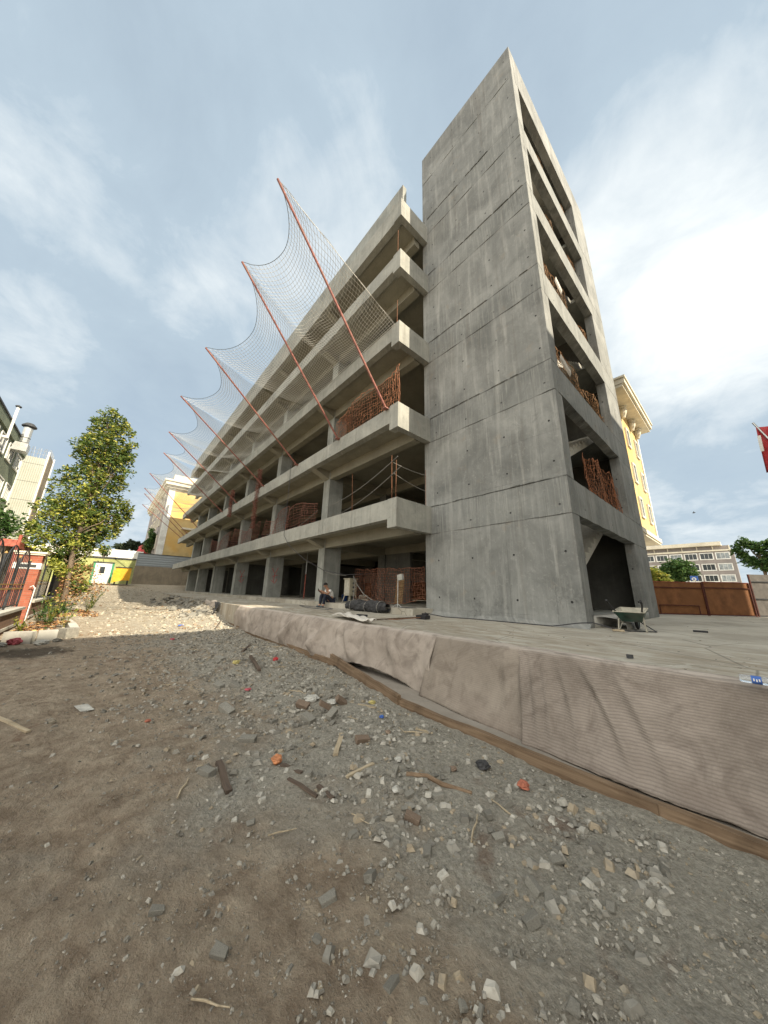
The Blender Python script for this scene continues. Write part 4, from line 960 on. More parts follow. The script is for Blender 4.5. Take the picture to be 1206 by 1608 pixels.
hoarding(hp(1.0), hp(1.9), 2.06, 2, 'taller dark grey boarded panel at the right edge', 'hoard_grey', dark=True)
for k in range(5): hoarding((-3.4-6*k-5.9, 20.7), (-3.4-6*k, 20.7), 1.6, 3, ['orange hoarding panel seen through the ground floor just left of the tower', 'orange hoarding panel behind the building, second from the tower', 'orange hoarding panel behind the building, third from the tower', 'orange hoarding panel behind the building, fourth from the tower', 'orange hoarding panel behind the building, farthest from the tower'][k])

# ------------------------------------------------------------------ buildings around
def window(parent, c, du, w, h, mat='glass', fr=.09, frame='white', mull=1, depth=.06, out=None):
    """window on a wall: c centre, du unit vector along the wall, out = outward normal"""
    c, du, out = Vector(c), Vector(du), Vector(out); up = Vector((0, 0, 1)); m = MB()
    for s in (-1, 1):
        m.obox(c+du*s*(w/2+fr/2)+out*depth/2, du*fr/2, out*depth/2, up*(h/2+fr)); m.obox(c+up*s*(h/2+fr/2)+out*depth/2, du*w/2, out*depth/2, up*fr/2)
    for k in range(mull): m.obox(c+du*(w*((k+1)/(mull+1)-.5))+out*.02, du*.03, out*.02, up*h/2)
    f = m.build('window', M[frame], parent)
    m = MB(); m.obox(c+out*.008, du*w/2, out*.006, up*h/2); m.build('pane', M[mat], f)
    return f
# yellow building behind the tower
yb = thing('yellow_building', (-14, 25, 0), 'yellow rendered building with ornate cream cornice standing right behind the stair tower', 'building')
m = MB(); m.box(-38, -3.5, 21.6, 28.2, 4.72, 13.0); m.build('wall', M['yellow'], yb)
m = MB(); m.box(-38, -5.2, 23.0, 26.6, -.2, 4.72); m.build('lower_wall', M['grey_render'], yb)
m = MB(); m.box(-38.2, -2.75, 21.0, 28.95, 13.0, 13.18); m.box(-38.2, -2.62, 20.95, 29.0, 13.18, 13.50); m.box(-38.2, -2.55, 20.85, 29.1, 13.50, 13.62); m.build('cornice', M['cream'], yb)
m = MB(); m.box(-38, -3.32, 21.45, 28.4, 4.45, 4.72); m.box(-38, -3.38, 21.4, 28.34, 4.33, 4.45); m.build('sill_band', M['cream'], yb)
m = MB()
m.box(-3.52, -3.44, 27.95, 28.26, 4.72, 13.0); m.build('corner_trim', M['white'], yb)
for y in (23.6, 26.0, 27.7):
    m = MB(); m.lathe([(.0, 0), (.12, 0), (.14, .1), (.22, .28), (.26, .5), (.2, .62), (.27, .7), (.27, .8), (0, .8)], (-3.38, y, 12.2), 10); m.build('bracket', M['cream'], yb)
for z in (5.9, 8.2, 10.7):
    for y in (24.4, 26.9): window(yb, (-3.5, y, z+.35), (0, 1, 0), .62, 1.15, 'glass_pale', .10, 'white', 0, .09, (1, 0, 0))
m = MB(); m.tube([(-3.0, 24.6, 13.6), (-3.0, 24.6, 14.2)], .03, 6); m.obox((-3.0, 24.7, 14.25), (.06, .2, 0), (-.1, .04, .0), (0, 0, .07)); m.build('roof_floodlight', M['steel'], yb)
# grey office block far right
gb = thing('grey_office_block', (-12, 130, 0), 'long taupe rendered office block with rows of white framed windows beyond the hoarding', 'building')
g0, g1 = Vector((-24, 125, 0)), Vector((-.7, 125, 0)); gd = Vector((1, 0, 0)); go = Vector((0, -1, 0)); GL = (g1-g0).length
def gbx(s0, s1, z0, z1, o0, o1, name, mat):
    m = MB(); c = g0+gd*(s0+s1)/2+go*(o0+o1)/2+Vector((0, 0, (z0+z1)/2)); m.obox(c, gd*(s1-s0)/2, go*(o1-o0)/2, Vector((0, 0, (z1-z0)/2))); return m.build(name, M[mat], gb)
gbx(0, GL, -.2, 14.0, -14, 0, 'wall', 'grey_render')
gbx(0, GL, 14.0, 14.4, -14, .3, 'sill_band', 'cream')
gbx(0, GL-.5, 14.4, 15.6, -14, -1.2, 'attic_wall', 'grey_render')
gbx(-.3, GL-2.0, 15.6, 16.6, -14.2, .3, 'roof_edge', 'cream')
for k in range(8):
    s = GL-2.12-3.14*k
    for z in (12.7, 9.7, 6.7, 3.7): window(gb, g0+gd*s+Vector((0, 0, z)), gd, 2.35, 1.5, 'glass' if (k*2+int(z)) % 3 else 'glass_pale', .22, 'white', 2, .10, go)
    gm = MB(); c = g0+gd*(s+1.5)+go*-1.0+Vector((0, 0, 15.0)); gm.obox(c, gd*.10, go*.15, Vector((0, 0, .59))); gm.build('attic_post', M['cream'], gb)
sg = thing('round_sign', (-4.3, 58, 0), 'blue board with a white round emblem above the hoarding', 'sign')
m = MB(); m.tube([(-4.3, 58.1, -.2), (-4.3, 58.1, 3.4)], .06, 6); m.build('sign_post', M['steel'], sg)
m = MB(); m.box(-4.75, -4.0, 57.96, 58.02, 3.25, 3.82); m.build('sign_board', M['blueplast'], sg)
m = MB(); m.lathe([(0, 0), (.22, 0), (.22, .03), (0, .03)], (-4.4, 57.92, 3.42), 20, 'y'); em = m.build('emblem', M['white'], sg)
m = MB(); m.lathe([(0, 0), (.10, 0), (.10, .02), (0, .02)], (-4.4, 57.895, 3.42), 16, 'y'); m.build('emblem_centre', M['blueplast'], em)
# flag on the right edge
fg = thing('flag_and_pole', (1.35, 13.2, 0), 'red flag hanging from a slanted grey pole at the right edge', 'flag')
m = MB(); m.tube([(1.62, 14.0, 4.1), (1.02, 14.0, 6.02)], .025, 7); m.tube([(2.5, 14.2, .0), (1.62, 14.0, 4.1)], .03, 7); m.build('flag_pole', M['steel'], fg)
m = MB(); m.grid(lambda u, v: (1.05-.07*v+.95*u, 13.96+.12*math.sin(u*9+v*3), 5.84-1.45*v-.28*u+.05*math.sin(u*8)-.05*math.sin(v*3)*(1-u)), 20, 14); o = m.build('flag_cloth', M['red'], fg, smooth=True); solid(o, .006)
m = MB(); m.grid(lambda u, v: (1.03-.07*(.2+.35*v)+.07*u, 13.93, 5.84-1.45*(.2+.35*v)), 3, 6); m.build('flag_header', M['white'], o)
# housing block behind the photographer that shades the foreground (stands outside the frame)
sb = thing('apartment_block', (18, 8, 0), 'plain cream apartment block across the yard behind the photographer', 'building')
m = MB(); m.box(10, 24, -1, 27, -1, 19.5); m.build('wall', M['cream'], sb)
m = MB(); m.box(10.0, 24.3, -1.3, 27.3, 19.5, 19.54); m.build('roof', M['terracotta'], sb)
for y in range(2, 27, 4):
    for z in range(2, 18, 3): window(sb, (10, y, z), (0, 1, 0), 1.4, 1.3, 'glass', .1, 'white', 1, .06, (-1, 0, 0))

# ------------------------------------------------------------------ left side: green building and stair shaft
gn = thing('green_building', (-38, -13, 0), 'old green rendered building with barred white windows at the left edge', 'building')
m = MB(); m.box(-47.8, -24, -20, -9, 0, 13.45); m.build('wall', M['green_wall'], gn)
m = MB(); m.box(-48.0, -24, -20.2, -8.85, 13.45, 14.35); m.build('parapet', M['green_wall'], gn)
m = MB(); m.box(-48.05, -24, -20.3, -8.78, 14.35, 14.5); m.build('roof_edge', M['dark'], gn)
for x in (-46.3, -43.2, -40.2, -37.2, -34.2, -31.2, -28.2):
    for z in (12.35, 9.25, 6.2, 3.2): window(gn, (x, -9, z), (1, 0, 0), 1.9, 1.35, 'glass_pale', .10, 'white', 3, .08, (0, 1, 0))
fp = thing('flue_pipe', (-39.4, -8.7, 12.5), 'thin tall pale flue pipe with a dark cap on the green building', 'pipe')
m = MB(); m.tube([(-39.4, -8.65, 12.6), (-39.4, -8.65, 15.6)], .095, 10); m.tube([(-39.4, -8.65, 12.65), (-39.4, -9.0, 12.65)], .13, 10); m.build('pipe', M['white'], fp)
m = MB(); m.lathe([(0, .12), (.2, .0), (.2, .08), (0, .2)], (-39.4, -8.65, 15.6), 10); m.build('rain_cap', M['dark'], fp)
dk = thing('exhaust_duct', (-43.2, -8.4, 12), 'wide galvanised exhaust duct with a cowl on the green building', 'duct')
m = MB(); m.box(-43.7, -42.7, -8.99, -8.0, 12.7, 13.5); m.tube([(-43.2, -8.4, 13.5), (-43.2, -8.4, 15.2)], .32, 14); m.build('duct_body', M['steel'], dk)
m = MB(); m.lathe([(.34, 0), (.34, .04), (.32, .04)], (-43.2, -8.4, 14.1), 14); m.lathe([(.34, 0), (.34, .04), (.32, .04)], (-43.2, -8.4, 13.6), 14); m.build('duct_ring', M['dark'], dk)
m = MB(); m.lathe([(.0, .42), (.28, .36), (.52, .10), (.52, .0), (.34, -.1)], (-43.2, -8.4, 15.3), 14); m.build('cowl', M['dark'], dk)
M['corr_white'] = mat_corr('white_corrugated_sheet', (.40, .41, .36), 'y', .16, (.34, .33, .26), joints=2.0)
sh = thing('stair_shaft', (-49, -8.2, 0), 'tall white corrugated stair shaft with wire spikes standing beside the green building', 'stair shaft')
m = MB(); m.box(-50.6, -47.85, -9.0, -7.30, 0, 13.75); m.build('corrugated_front', M['corr_white'], sh)
m = MB(); m.box(-50.4, -48.0, -7.30, -7.18, .5, 14.3); m.build('brown_side', M['stucco_old'], sh)
m = MB()
for (x, y) in ((-47.82, -7.28), (-47.82, -9.02), (-50.5, -7.15)): m.box(x-.06, x+.06, y-.07, y+.07, 0, 15.4 if y < -8 else 14.6)
m.build('edge_trim', M['white'], sh)
m = MB()
for i in range(9):
    y = -9.0+1.75*i/8; m.tube([(-47.9, y, 13.7), (-47.9+random.uniform(-.1, .1), y+random.uniform(-.08, .08), 14.9)], .018, 4)
for i in range(6): m.tube([(-47.9-.45*i, -7.2, 14.2), (-47.9-.45*i, -7.2, 14.9)], .018, 4)
for z in (14.2, 14.6): m.tube([(-47.9, -9.0, z), (-47.9, -7.25, z), (-50.5, -7.2, z)], .014, 4)
m.build('wire_spikes', M['steel'], sh)
# low shed with a red roof edge, red downpipe
shd = thing('garden_shed', (-22, -4.5, -.4), 'low grey shed with a dark red roof edge behind the brick pillar', 'shed')
m = MB(); m.box(-24, -19.6, -9, -3.3, -.6, 2.2); m.build('wall', M['stucco_old'], shd)
m = MB(); m.prism([(-24.2, -9.2, 2.3), (-24.2, -3.05, 2.15), (-24.2, -3.05, 2.28), (-24.2, -9.2, 2.5)], (4.85, 0, 0)); m.build('roof', M['dark'], shd)
m = MB(); m.box(-24.25, -19.32, -3.05, -2.98, 2.1, 2.36); m.box(-19.35, -19.30, -9.2, -2.98, 2.12, 2.40); m.build('fascia', M['rust'], shd)
m = MB(); m.tube([(-19.25, -2.95, 2.6), (-19.2, -2.93, -.5)], .055, 8); m.build('downpipe', M['rust'], shd)

# brick gate pillar, fences, low walls
bp = thing('brick_pillar', (-17.9, -2.3, -.85), 'red brick gate pillar with white capping and a dark inset tile', 'pillar')
px0, px1, py0, py1 = -18.2, -17.6, -2.66, -1.97
m = MB(); m.box(px0, px1, py0, py1, -1.0, 1.28); m.box(px0, px1, py0, py1, 1.44, 1.74); m.build('brick_shaft', M['brick'], bp)
m = MB(); m.box(px0-.02, px1+.02, py0-.02, py1+.02, 1.22, 1.44); m.build('white_band', M['white'], bp)
m = MB(); m.box(px1+.02, px1+.032, py0+.10, py1-.10, 1.275, 1.385); m.build('dark_tile', M['dark'], bp)
m = MB(); m.box(px0-.05, px1+.05, py0-.05, py1+.05, 1.74, 1.80); m.box(px0-.09, px1+.09, py0-.09, py1+.09, 1.80, 1.86); m.build('capping', M['cream'], bp)
m = MB(); m.tube([(-17.52, -1.93, -.8), (-17.5, -1.92, .55)], .018, 6); m.tube([(-17.5, -1.92, .5), (-17.45, -1.98, .62), (-17.5, -2.05, .56)], .02, 6); m.build('conduit', M['white'], bp)
def low_wall(x0, x1, y, z0, z1, label):
    t = thing('low_wall', (x0, y, z0), label, 'wall', 'low walls under the iron fence')
    m = MB(); m.box(x0, x1, y-.16, y+.16, z0, z1-.08); m.build('wall_base', M['brick_brown'], t)
    m = MB(); m.box(x0-.01, x1+.01, y-.22, y+.22, z1-.08, z1); m.build('wall_cap', M['pale'], t)
    m = MB(); m.box(x0, x1, y+.16, y+.19, z0+.32, z0+.40); m.build('stone_band', M['pale'], t)
    return t
low_wall(-16.95, -11.0, -2.16, -1.0, -.10, 'near brown stone wall carrying the arched iron fence at the left edge')
low_wall(-24.5, -18.22, -2.12, -.9, .06, 'far brown stone wall behind the brick pillar, half hidden by weeds')
def iron_fence(x0, x1, y, z, label, arches=True, h=1.45):
    t = thing('iron_fence', (x0, y, z), label, 'fence', 'black wrought iron fence panels')
    n = max(2, round((x1-x0)/1.9)); L = (x1-x0)/n
    for k in range(n+1):
        m = MB(); x = x0+k*L; m.box(x-.03, x+.03, y-.02, y+.02, z, z+h+.12); po = m.build('fence_post', M['iron'], t)
        m = MB(); m.lathe([(0, 0), (.03, 0), (.035, .02), (.015, .05), (0, .07)], (x, y, z+h+.12), 8); m.build('finial', M['gold'], po)
    for k in range(n):
        m = MB(); xa = x0+k*L; mid = xa+L/2
        m.tube([(mid+L*.45*math.cos(a), y, z+h*.62+L*.5*math.sin(a)) for a in np.linspace(0, math.pi, 14)], .018, 5)
        for j in range(1, 8):
            x = xa+L*j/8; m.tube([(x, y, z+.05), (x, y, z+h*.62+L*.5*math.sqrt(max(0, 1-((x-mid)/(L*.45))**2)))], .010, 5)
        m.box(xa, xa+L, y-.012, y+.012, z+.06, z+.10); m.build('arched_panel', M['iron'], t)
        m = MB(); m.box(xa, xa+L, y-.015, y+.015, z+.60, z+.64); m.box(xa, xa+L, y-.015, y+.015, z+.74, z+.77); m.build('gold_rail', M['gold'], t)
iron_fence(-16.9, -11.1, -2.16, -.10, 'near wrought iron fence with arches and gold rails at the left edge')
iron_fence(-22.8, -18.3, -2.12, .06, 'far wrought iron fence with gold rails behind the brick pillar', h=1.3)
m = MB(); m.box(-27.5, -24.8, -2.2, -2.1, -.7, 1.35); m.box(-24.9, -24.75, -2.22, -2.08, -.7, 1.5)
m.build('boarded_gate', M['dark'], label='dark boarded gate in the shade behind the tree', cat='gate', loc=(-26, -2.15, -.7))
M['planter'] = simple('terracotta_wall', (.26, .10, .055), .85, 0, .25, 3, .3)
m = MB(); m.box(-33.5, -25.2, -2.25, -2.12, -.5, 1.15); m.build('terracotta_wall', M['planter'], label='low terracotta coloured wall glimpsed behind the tree trunk', cat='wall', loc=(-30, -2.2, -.5))
# kerb stones
for i, (a, b, w, h, rz, mt, lab) in enumerate((((-13.95, -1.82), (-13.75, -1.24), .20, .26, 0, 'pale', 'leftmost long kerb stone behind the pink cloth'), ((-13.8, -1.18), (-13.85, -.78), .22, .28, 0, 'pale', 'middle kerb stone beside the white papers'),
                                    ((-14.0, -.70), (-14.25, -.42), .30, .30, 0, 'chunk', 'rough grey kerb stone at the corner of the planting bed'), ((-14.5, -.46), (-16.2, -.62), .22, .26, 0, 'pale', 'sunlit kerb stone running back along the planting bed'),
                                    ((-16.3, -.62), (-18.1, -.85), .22, .22, 0, 'pale', 'last kerb stone near the foot of the tree'))):
    m = MB(); m.bar((*a, -.80), (*b, -.80), w, h+.08); m.build('kerb_stone', M[mt], label=lab, cat='kerb stone', group='kerb stones round the planting bed', loc=(*a, -.9))

# far left: cabin, yellow container, retaining wall, low building
cb = thing('guard_cabin', (-55, -.6, .9), 'white guard cabin with green corners and a glazed door at the far end', 'cabin')
m = MB(); m.box(-57, -55.0, -1.55, .40, .85, 3.50); m.build('cabin_wall', M['white'], cb)
m = MB(); m.box(-57.1, -54.9, -1.65, .50, 3.50, 3.62); m.build('cabin_roof', M['dark'], cb)
for y in (-1.57, .28): MB().box(-55.0, -54.96, y, y+.22, .9, 3.5).build('green_corner', M['cab_green'], cb)
MB().box(-57.0, -55.0, .40, .44, .95, 3.45).build('green_side', M['cab_green'], cb)
m = MB(); m.box(-54.99, -54.94, -1.15, .0, .95, 3.25); dr = m.build('door', M['white'], cb)
m = MB(); m.box(-54.94, -54.92, -.85, -.35, 2.15, 3.0); m.build('door_pane', M['glass'], dr)
yc = thing('yellow_container', (-54.5, 1.6, .9), 'bright yellow steel container with sloping hopper beside the guard cabin', 'container')
m = MB(); m.box(-55.6, -54.0, .75, 2.35, 1.35, 2.95); m.build('container_body', M['cab_yellow'], yc)
m = MB(); m.prism([(-54.0, .55, 1.0), (-54.0, 1.5, 1.35), (-54.0, 1.2, 2.5), (-54.0, .55, 2.6)], (.55, 0, 0)); m.build('hopper', M['cab_yellow'], yc)
m = MB(); m.box(-55.7, -53.9, .7, 2.4, 2.95, 3.05); m.build('container_lid', M['dark'], yc)
for (x, y) in ((-55.4, .9), (-54.15, .9), (-55.4, 2.2), (-54.15, 2.2)):
    m = MB(); m.box(x-.07, x+.07, y-.07, y+.07, .8, 1.35); m.build('leg', M['dark'], yc)
rw = thing('retaining_wall', (-60, 6, .8), 'stained tan retaining wall topped with grey corrugated fencing at the far end', 'wall')
m = MB(); m.box(-60.3, -60, 2.9, 19.0, .2, 3.62); m.build('wall_base', M['stucco_old'], rw)
M['corr_grey'] = mat_corr('grey_corrugated_fence', (.30, .335, .36), 'z', .34, (.24, .26, .27), .5)
m = MB(); m.box(-60.22, -60.12, 2.95, 19, 3.62, 5.45); m.build('corrugated_fence', M['corr_grey'], rw)
m = MB(); m.box(-60.25, -60.09, 2.95, 19, 5.45, 5.55)
m.build('fence_rail', M['dark'], rw)
ow = thing('olive_wall', (-60.2, 0, .8), 'olive painted wall under a dark coping behind the yellow container', 'wall')
m = MB(); m.box(-60.3, -60.05, -7.5, 2.88, .2, 4.4); m.build('wall_base', M['cab_olive'], ow)
m = MB(); m.box(-60.4, -59.95, -7.5, 2.88, 4.4, 4.62); m.build('coping', M['dark'], ow)
lr = thing('low_white_building', (-75, -2, 0), 'low white roofed building far behind the guard cabin', 'building')
m = MB(); m.box(-90, -70, -9, 3.8, 0, 5.2); m.build('wall', M['cream'], lr)
m = MB(); m.box(-90, -69.5, -9.5, 4.1, 5.2, 6.55); m.build('roof', M['white'], lr)
m = MB(); m.lathe([(0, 0), (1.1, 0), (1.15, .5), (.9, 1.0), (.95, 1.4), (.55, 1.75), (0, 1.9)], (-72, 4.3, 6.2), 12)
m.build('red_tarpaulin', M['red'], label='salmon red tarpaulin hump above the grey fence at the far end', cat='tarpaulin', loc=(-72, 4.3, 6.2), smooth=True)
# ornate yellow building at the far left
fy = thing('ornate_yellow_building', (-75, 12, 0), 'ornate yellow building with white corner strip at the far end of the street', 'building')
m = MB(); m.box(-92, -62, 5.3, 20, 0, 17.0); m.build('wall', M['yellow'], fy)
m = MB(); m.box(-92, -61.5, 4.85, 20.4, 17.0, 17.4); m.box(-92, -61.1, 4.5, 20.7, 17.4, 18.0); m.box(-92, -60.9, 4.3, 20.9, 18.0, 18.3); m.build('cornice', M['cream'], fy)
m = MB(); m.box(-92, -62.3, 5.6, 20, 18.3, 19.6); m.build('roof_parapet', M['cream'], fy)
m = MB(); m.box(-62.4, -61.93, 5.22, 6.1, 0, 17.0); m.build('corner_strip', M['white'], fy)
m = MB(); m.box(-92, -62.4, 5.18, 5.3, 0, 17.0); m.build('side_panel', M['grey_render'], fy)
for x in (-66, -71, -76, -81):
    for z in (4, 8, 12, 15.3): window(fy, (x, 5.18, z), (1, 0, 0), 1.6, 1.9, 'glass', .25, 'cream', 1, .12, (0, -1, 0))
MB().box(-62.0, -61.4, 8.0, 11.0, 10.2, 10.5).build('balcony_slab', M['cream'], fy)

# ------------------------------------------------------------------ trees and plants
def leaves(m, blobs, n, size, flat=.5):
    vol = np.array([b[3]**3 if not hasattr(b[3], '__len__') else b[3][0]*b[3][1]*b[3][2] for b in blobs]); pr = vol**.85; pr /= pr.sum()
    for k in rng.choice(len(blobs), n, p=pr):
        cx, cy, cz, r = blobs[k]
        d = rng.standard_normal(3); d /= np.linalg.norm(d); q = rng.random()**.42
        rr = np.array(r if hasattr(r, '__len__') else (r, r, r))
        lump = 1+.28*math.sin(d[0]*5+k*2.1)*math.sin(d[1]*6+k)*1+.18*math.sin(d[2]*9+k*3)
        p = np.array((cx, cy, cz))+d*q*rr*lump
        # clump towards small cluster centres
        ph = p*2.3; p = p + .16*np.sin(np.array((ph[1], ph[2], ph[0])))
        a = rng.standard_normal(3); a[2] *= flat; a /= np.linalg.norm(a); b = np.cross(a, rng.standard_normal(3)); b /= np.linalg.norm(b)
        s = size*rng.uniform(.55, 1.35); c = np.cross(a, b)
        tip = p+a*s; l = p+b*s*.42+c*s*.12; r2 = p-b*s*.42+c*s*.12; base = p-a*s*.75
        N = len(m.v); m.v += [tuple(base), tuple(l), tuple(tip), tuple(r2)]; m.f.append((N, N+1, N+2, N+3))
def limb(m, a, b, r0, r1, n=6, wob=.12):
    a, b = Vector(a), Vector(b); pts = []
    for i in range(n+1):
        t = i/n; pts.append(a.lerp(b, t)+Vector((random.uniform(-wob, wob), random.uniform(-wob, wob), 0))*math.sin(t*math.pi))
    m.tube(pts, [r0+(r1-r0)*i/n for i in range(n+1)], 7); return pts[-1]
def tree(name, base, top, blobs, nleaf, size, mat, label, r0=.2, cat='tree', limbs=True, group=None):
    t = thing(name, base, label, cat, group)
    m = MB(); limb(m, base, top, r0, r0*.25, 9, .15)
    B, T = Vector(base), Vector(top)
    for (cx, cy, cz, r) in blobs:
        if name == 'poplar_tree' and not hasattr(r, '__len__'): continue
        rr = r if not hasattr(r, '__len__') else min(r)
        st = B.lerp(T, min(.85, max(.25, (cz-B.z)/(max(.1, T.z-B.z))*.75)))
        e = limb(m, st, (cx, cy, cz), r0*.30, r0*.06, 5, .1)
        for _ in range(3): limb(m, Vector((cx, cy, cz)).lerp(st, .3), (cx+random.uniform(-1, 1)*rr*.8, cy+random.uniform(-1, 1)*rr*.8, cz+random.uniform(-.3, .9)*rr), r0*.12, r0*.04, 3, .06)
    m.build('trunk', M['bark'], t, smooth=True)
    m = MB(); leaves(m, blobs, nleaf, size); m.build('crown', M[mat], t)
    return t
main = [(-1.45, 9.0, .55), (-1.15, 8.5, .62), (-1.75, 8.6, .45), (-1.35, 7.8, .95), (-.62, 7.7, .55), (-.25, 7.55, .28), (-1.95, 7.4, .50), (-1.0, 6.9, .92), (-1.8, 6.5, .65), (-.6, 6.6, .5), (-2.5, 5.6, .38), (-1.15, 5.8, .72), (-1.5, 5.1, .85),
        (-.75, 4.6, .70), (-.1, 4.45, .42), (.05, 4.25, .30), (-2.2, 4.4, .72), (-2.7, 3.9, .48), (-1.5, 4.0, .95), (-2.2, 3.2, .85), (-2.8, 2.9, .50), (-1.1, 3.2, .9), (-.4, 3.5, .5), (-2.3, 2.2, .60), (-1.5, 2.2, .72), (-1.8, 1.4, .38), (-.8, 2.3, .5), (-1.35, 3.6, .7), (-1.3, 2.7, .65), (-1.25, 1.7, .5), (-1.2, 1.0, .40), (-1.2, .4, .35)]
tr = tree('poplar_tree', (-20.4, -1.30, -.7), (-21.0, -1.35, 8.6), [(-21.0+.35*math.sin(i*2.3), y, z, (r*.95, r*.80, r*.84)) for i, (y, z, r) in enumerate(main)] + [(-21.0+random.uniform(-.5, .5), y+math.cos(a)*r*1.0, z+math.sin(a)*r*1.0, random.uniform(.14, .30)) for (y, z, r) in main for a in [random.uniform(0, 6.28) for _ in range(8)]] + [(-21, -1.9, 6.9, .5), (-21, -2.0, 6.0, .55), (-21, -.5, 5.6, .5)], 25000, .090, 'leaf_main', 'tall leaning tree with yellow green autumn leaves beside the planting bed', .12)
m = MB(); leaves(m, [(-20.6, -1.3, .9, (.5, .45, .8)), (-20.7, -.7, 1.2, (.4, .45, .5)), (-20.4, -1.1, .1, (.5, .6, .4)), (-20.8, -.5, .4, (.5, .5, .5))], 1500, .055); m.build('dry_creeper', M['deadleaf'], tr)
tree('small_tree', (-21.5, -4.3, -.3), (-21.6, -4.3, 3.0), [(-21.5, -4.55, 3.35, .8), (-21.4, -4.0, 3.1, .62), (-21.5, -5.2, 3.2, .8), (-21.3, -3.75, 2.75, .4)], 3000, .10, 'leaf_green', 'small dark green tree behind the shed roof at the left edge', .1)
tree('round_tree', (-6.0, 60, -.2), (-6.0, 60, 4.6), [(-6.1, 60, 5.2, 1.15), (-5.2, 60, 5.0, .95), (-6.9, 60, 4.7, .95), (-4.8, 60, 4.3, .75), (-6.0, 60, 4.1, 1.2)], 4500, .24, 'leaf_green', 'rounded green tree in front of the grey office block', .22)
tree('yellowing_tree', (-8.2, 56, -.2), (-8.2, 56, 3.4), [(-8.2, 56, 3.9, .9), (-7.3, 56, 3.4, .8), (-9.2, 56, 4.0, 1.0)], 3500, .22, 'leaf_yel', 'yellow green tree right beside the tower edge, below the office block', .2)
tree('windblown_tree', (2.0, 62, -.2), (1.8, 62, 7.0), [(.9, 62, 8.0, .75), (1.9, 62, 7.6, .85), (.1, 62, 7.3, .65), (3.2, 62, 7.8, .8), (2.6, 62, 5.6, 1.35), (1.0, 62, 5.7, .85), (4.2, 62, 5.9, 1.0), (.5, 62, 6.5, .6), (4.4, 62, 7.2, .7)], 4600, .24, 'leaf_green', 'large ragged green tree at the right end of the grey office block', .28)
tree('dark_tree', (-78, 2.5, 0), (-78, 2.6, 8.0), [(-78, 2.6, 8.3, (1.5, 1.4, .8)), (-78, 1.2, 7.8, (1.2, 1.1, .7)), (-78, 4.0, 7.9, (1.2, 1.2, .7))], 2500, .35, 'leaf_dark', 'dark spreading tree behind the low white building', .3)
tree('slender_tree', (-66, 4.9, 0), (-66, 4.9, 9.5), [(-66, 4.5, 9.0, (1, .6, 1.4)), (-66, 4.4, 7.4, (1, .7, 1.2))], 1500, .22, 'leaf_green', 'slender green tree in front of the far ornate yellow building', .15)
tree('bare_sapling', (-57.5, -.8, .9), (-57.5, -.8, 5.6), [(-57.5, -.9, 5.4, (.5, .7, .5)), (-57.5, -.6, 4.9, (.5, .6, .3))], 500, .16, 'leaf_green', 'small bushy sapling rising behind the guard cabin', .06)
def weed(x, y, s, n, mat, label, group='weeds in the planting bed'):
    z = float(G(x, y)); m = MB()
    for k in range(n):
        a = random.uniform(0, 6.28); L = s*random.uniform(.5, 1.15); dx, dy = math.cos(a)*L*.45, math.sin(a)*L*.45
        pts = [(x, y, z-.02), (x+dx*.4, y+dy*.4, z+L*.6), (x+dx, y+dy, z+L)]
        m.tube(pts, [.007, .005, .002], 4)
        for q in range(int(9+L*10)):
            t = random.uniform(.25, 1); p = Vector(pts[0]).lerp(Vector(pts[2]), t)+Vector((0, 0, L*.1)); d = Vector((random.gauss(0, 1), random.gauss(0, 1), random.gauss(.2, .6))).normalized(); sd = d.cross(Vector((0, 0, 1))).normalized(); l = .055*random.uniform(.6, 1.5)
            N = len(m.v); m.v += [tuple(p), tuple(p+d*l+sd*l*.35), tuple(p+d*l*2), tuple(p+d*l-sd*l*.35)]; m.f.append((N, N+1, N+2, N+3))
    return m.build('weed_plant', M[mat], label=label, cat='weed', group=group, loc=(x, y, z))
for (x, y, s, n, mt, lab) in ((-15.6, -1.2, .75, 12, 'leaf_green', 'green weed clump nearest the middle kerb stone'), (-16.6, -1.5, .8, 12, 'leaf_green', 'tall green weed clump next to the brick pillar foot'), (-16.2, -.8, .55, 9, 'leaf_yel', 'yellowish weed clump by the sunlit kerb'),
                           (-17.8, -1.3, .9, 13, 'leaf_yel', 'tall yellow green weeds between pillar and tree'), (-19.3, -1.0, .85, 12, 'leaf_green', 'weed clump at the foot of the leaning tree'), (-21.5, -.4, .9, 12, 'leaf_yel', 'straggly bush right of the leaning tree'),
                           (-15.0, -1.7, .45, 8, 'leaf_yel', 'low weed clump at the left end of the bed'), (-24.5, -.3, 1.1, 13, 'leaf_green', 'straggly green bush behind the leaning tree')): weed(x, y, s, n, mt, lab)
m = MB(); leaves(m, [(x, y, float(G(x, y))+.05, (.6, .5, .05)) for x, y in ((-15, -1.3), (-16, -1.0), (-17, -1.4), (-18.5, -1.1), (-20, -.8), (-20.5, -.2), (-22, -.5))], 2600, .055, .3)
m.build('dry_leaves', M['deadleaf'], kind='stuff', label='fallen dry brown leaves scattered over the planting bed', cat='fallen leaves')

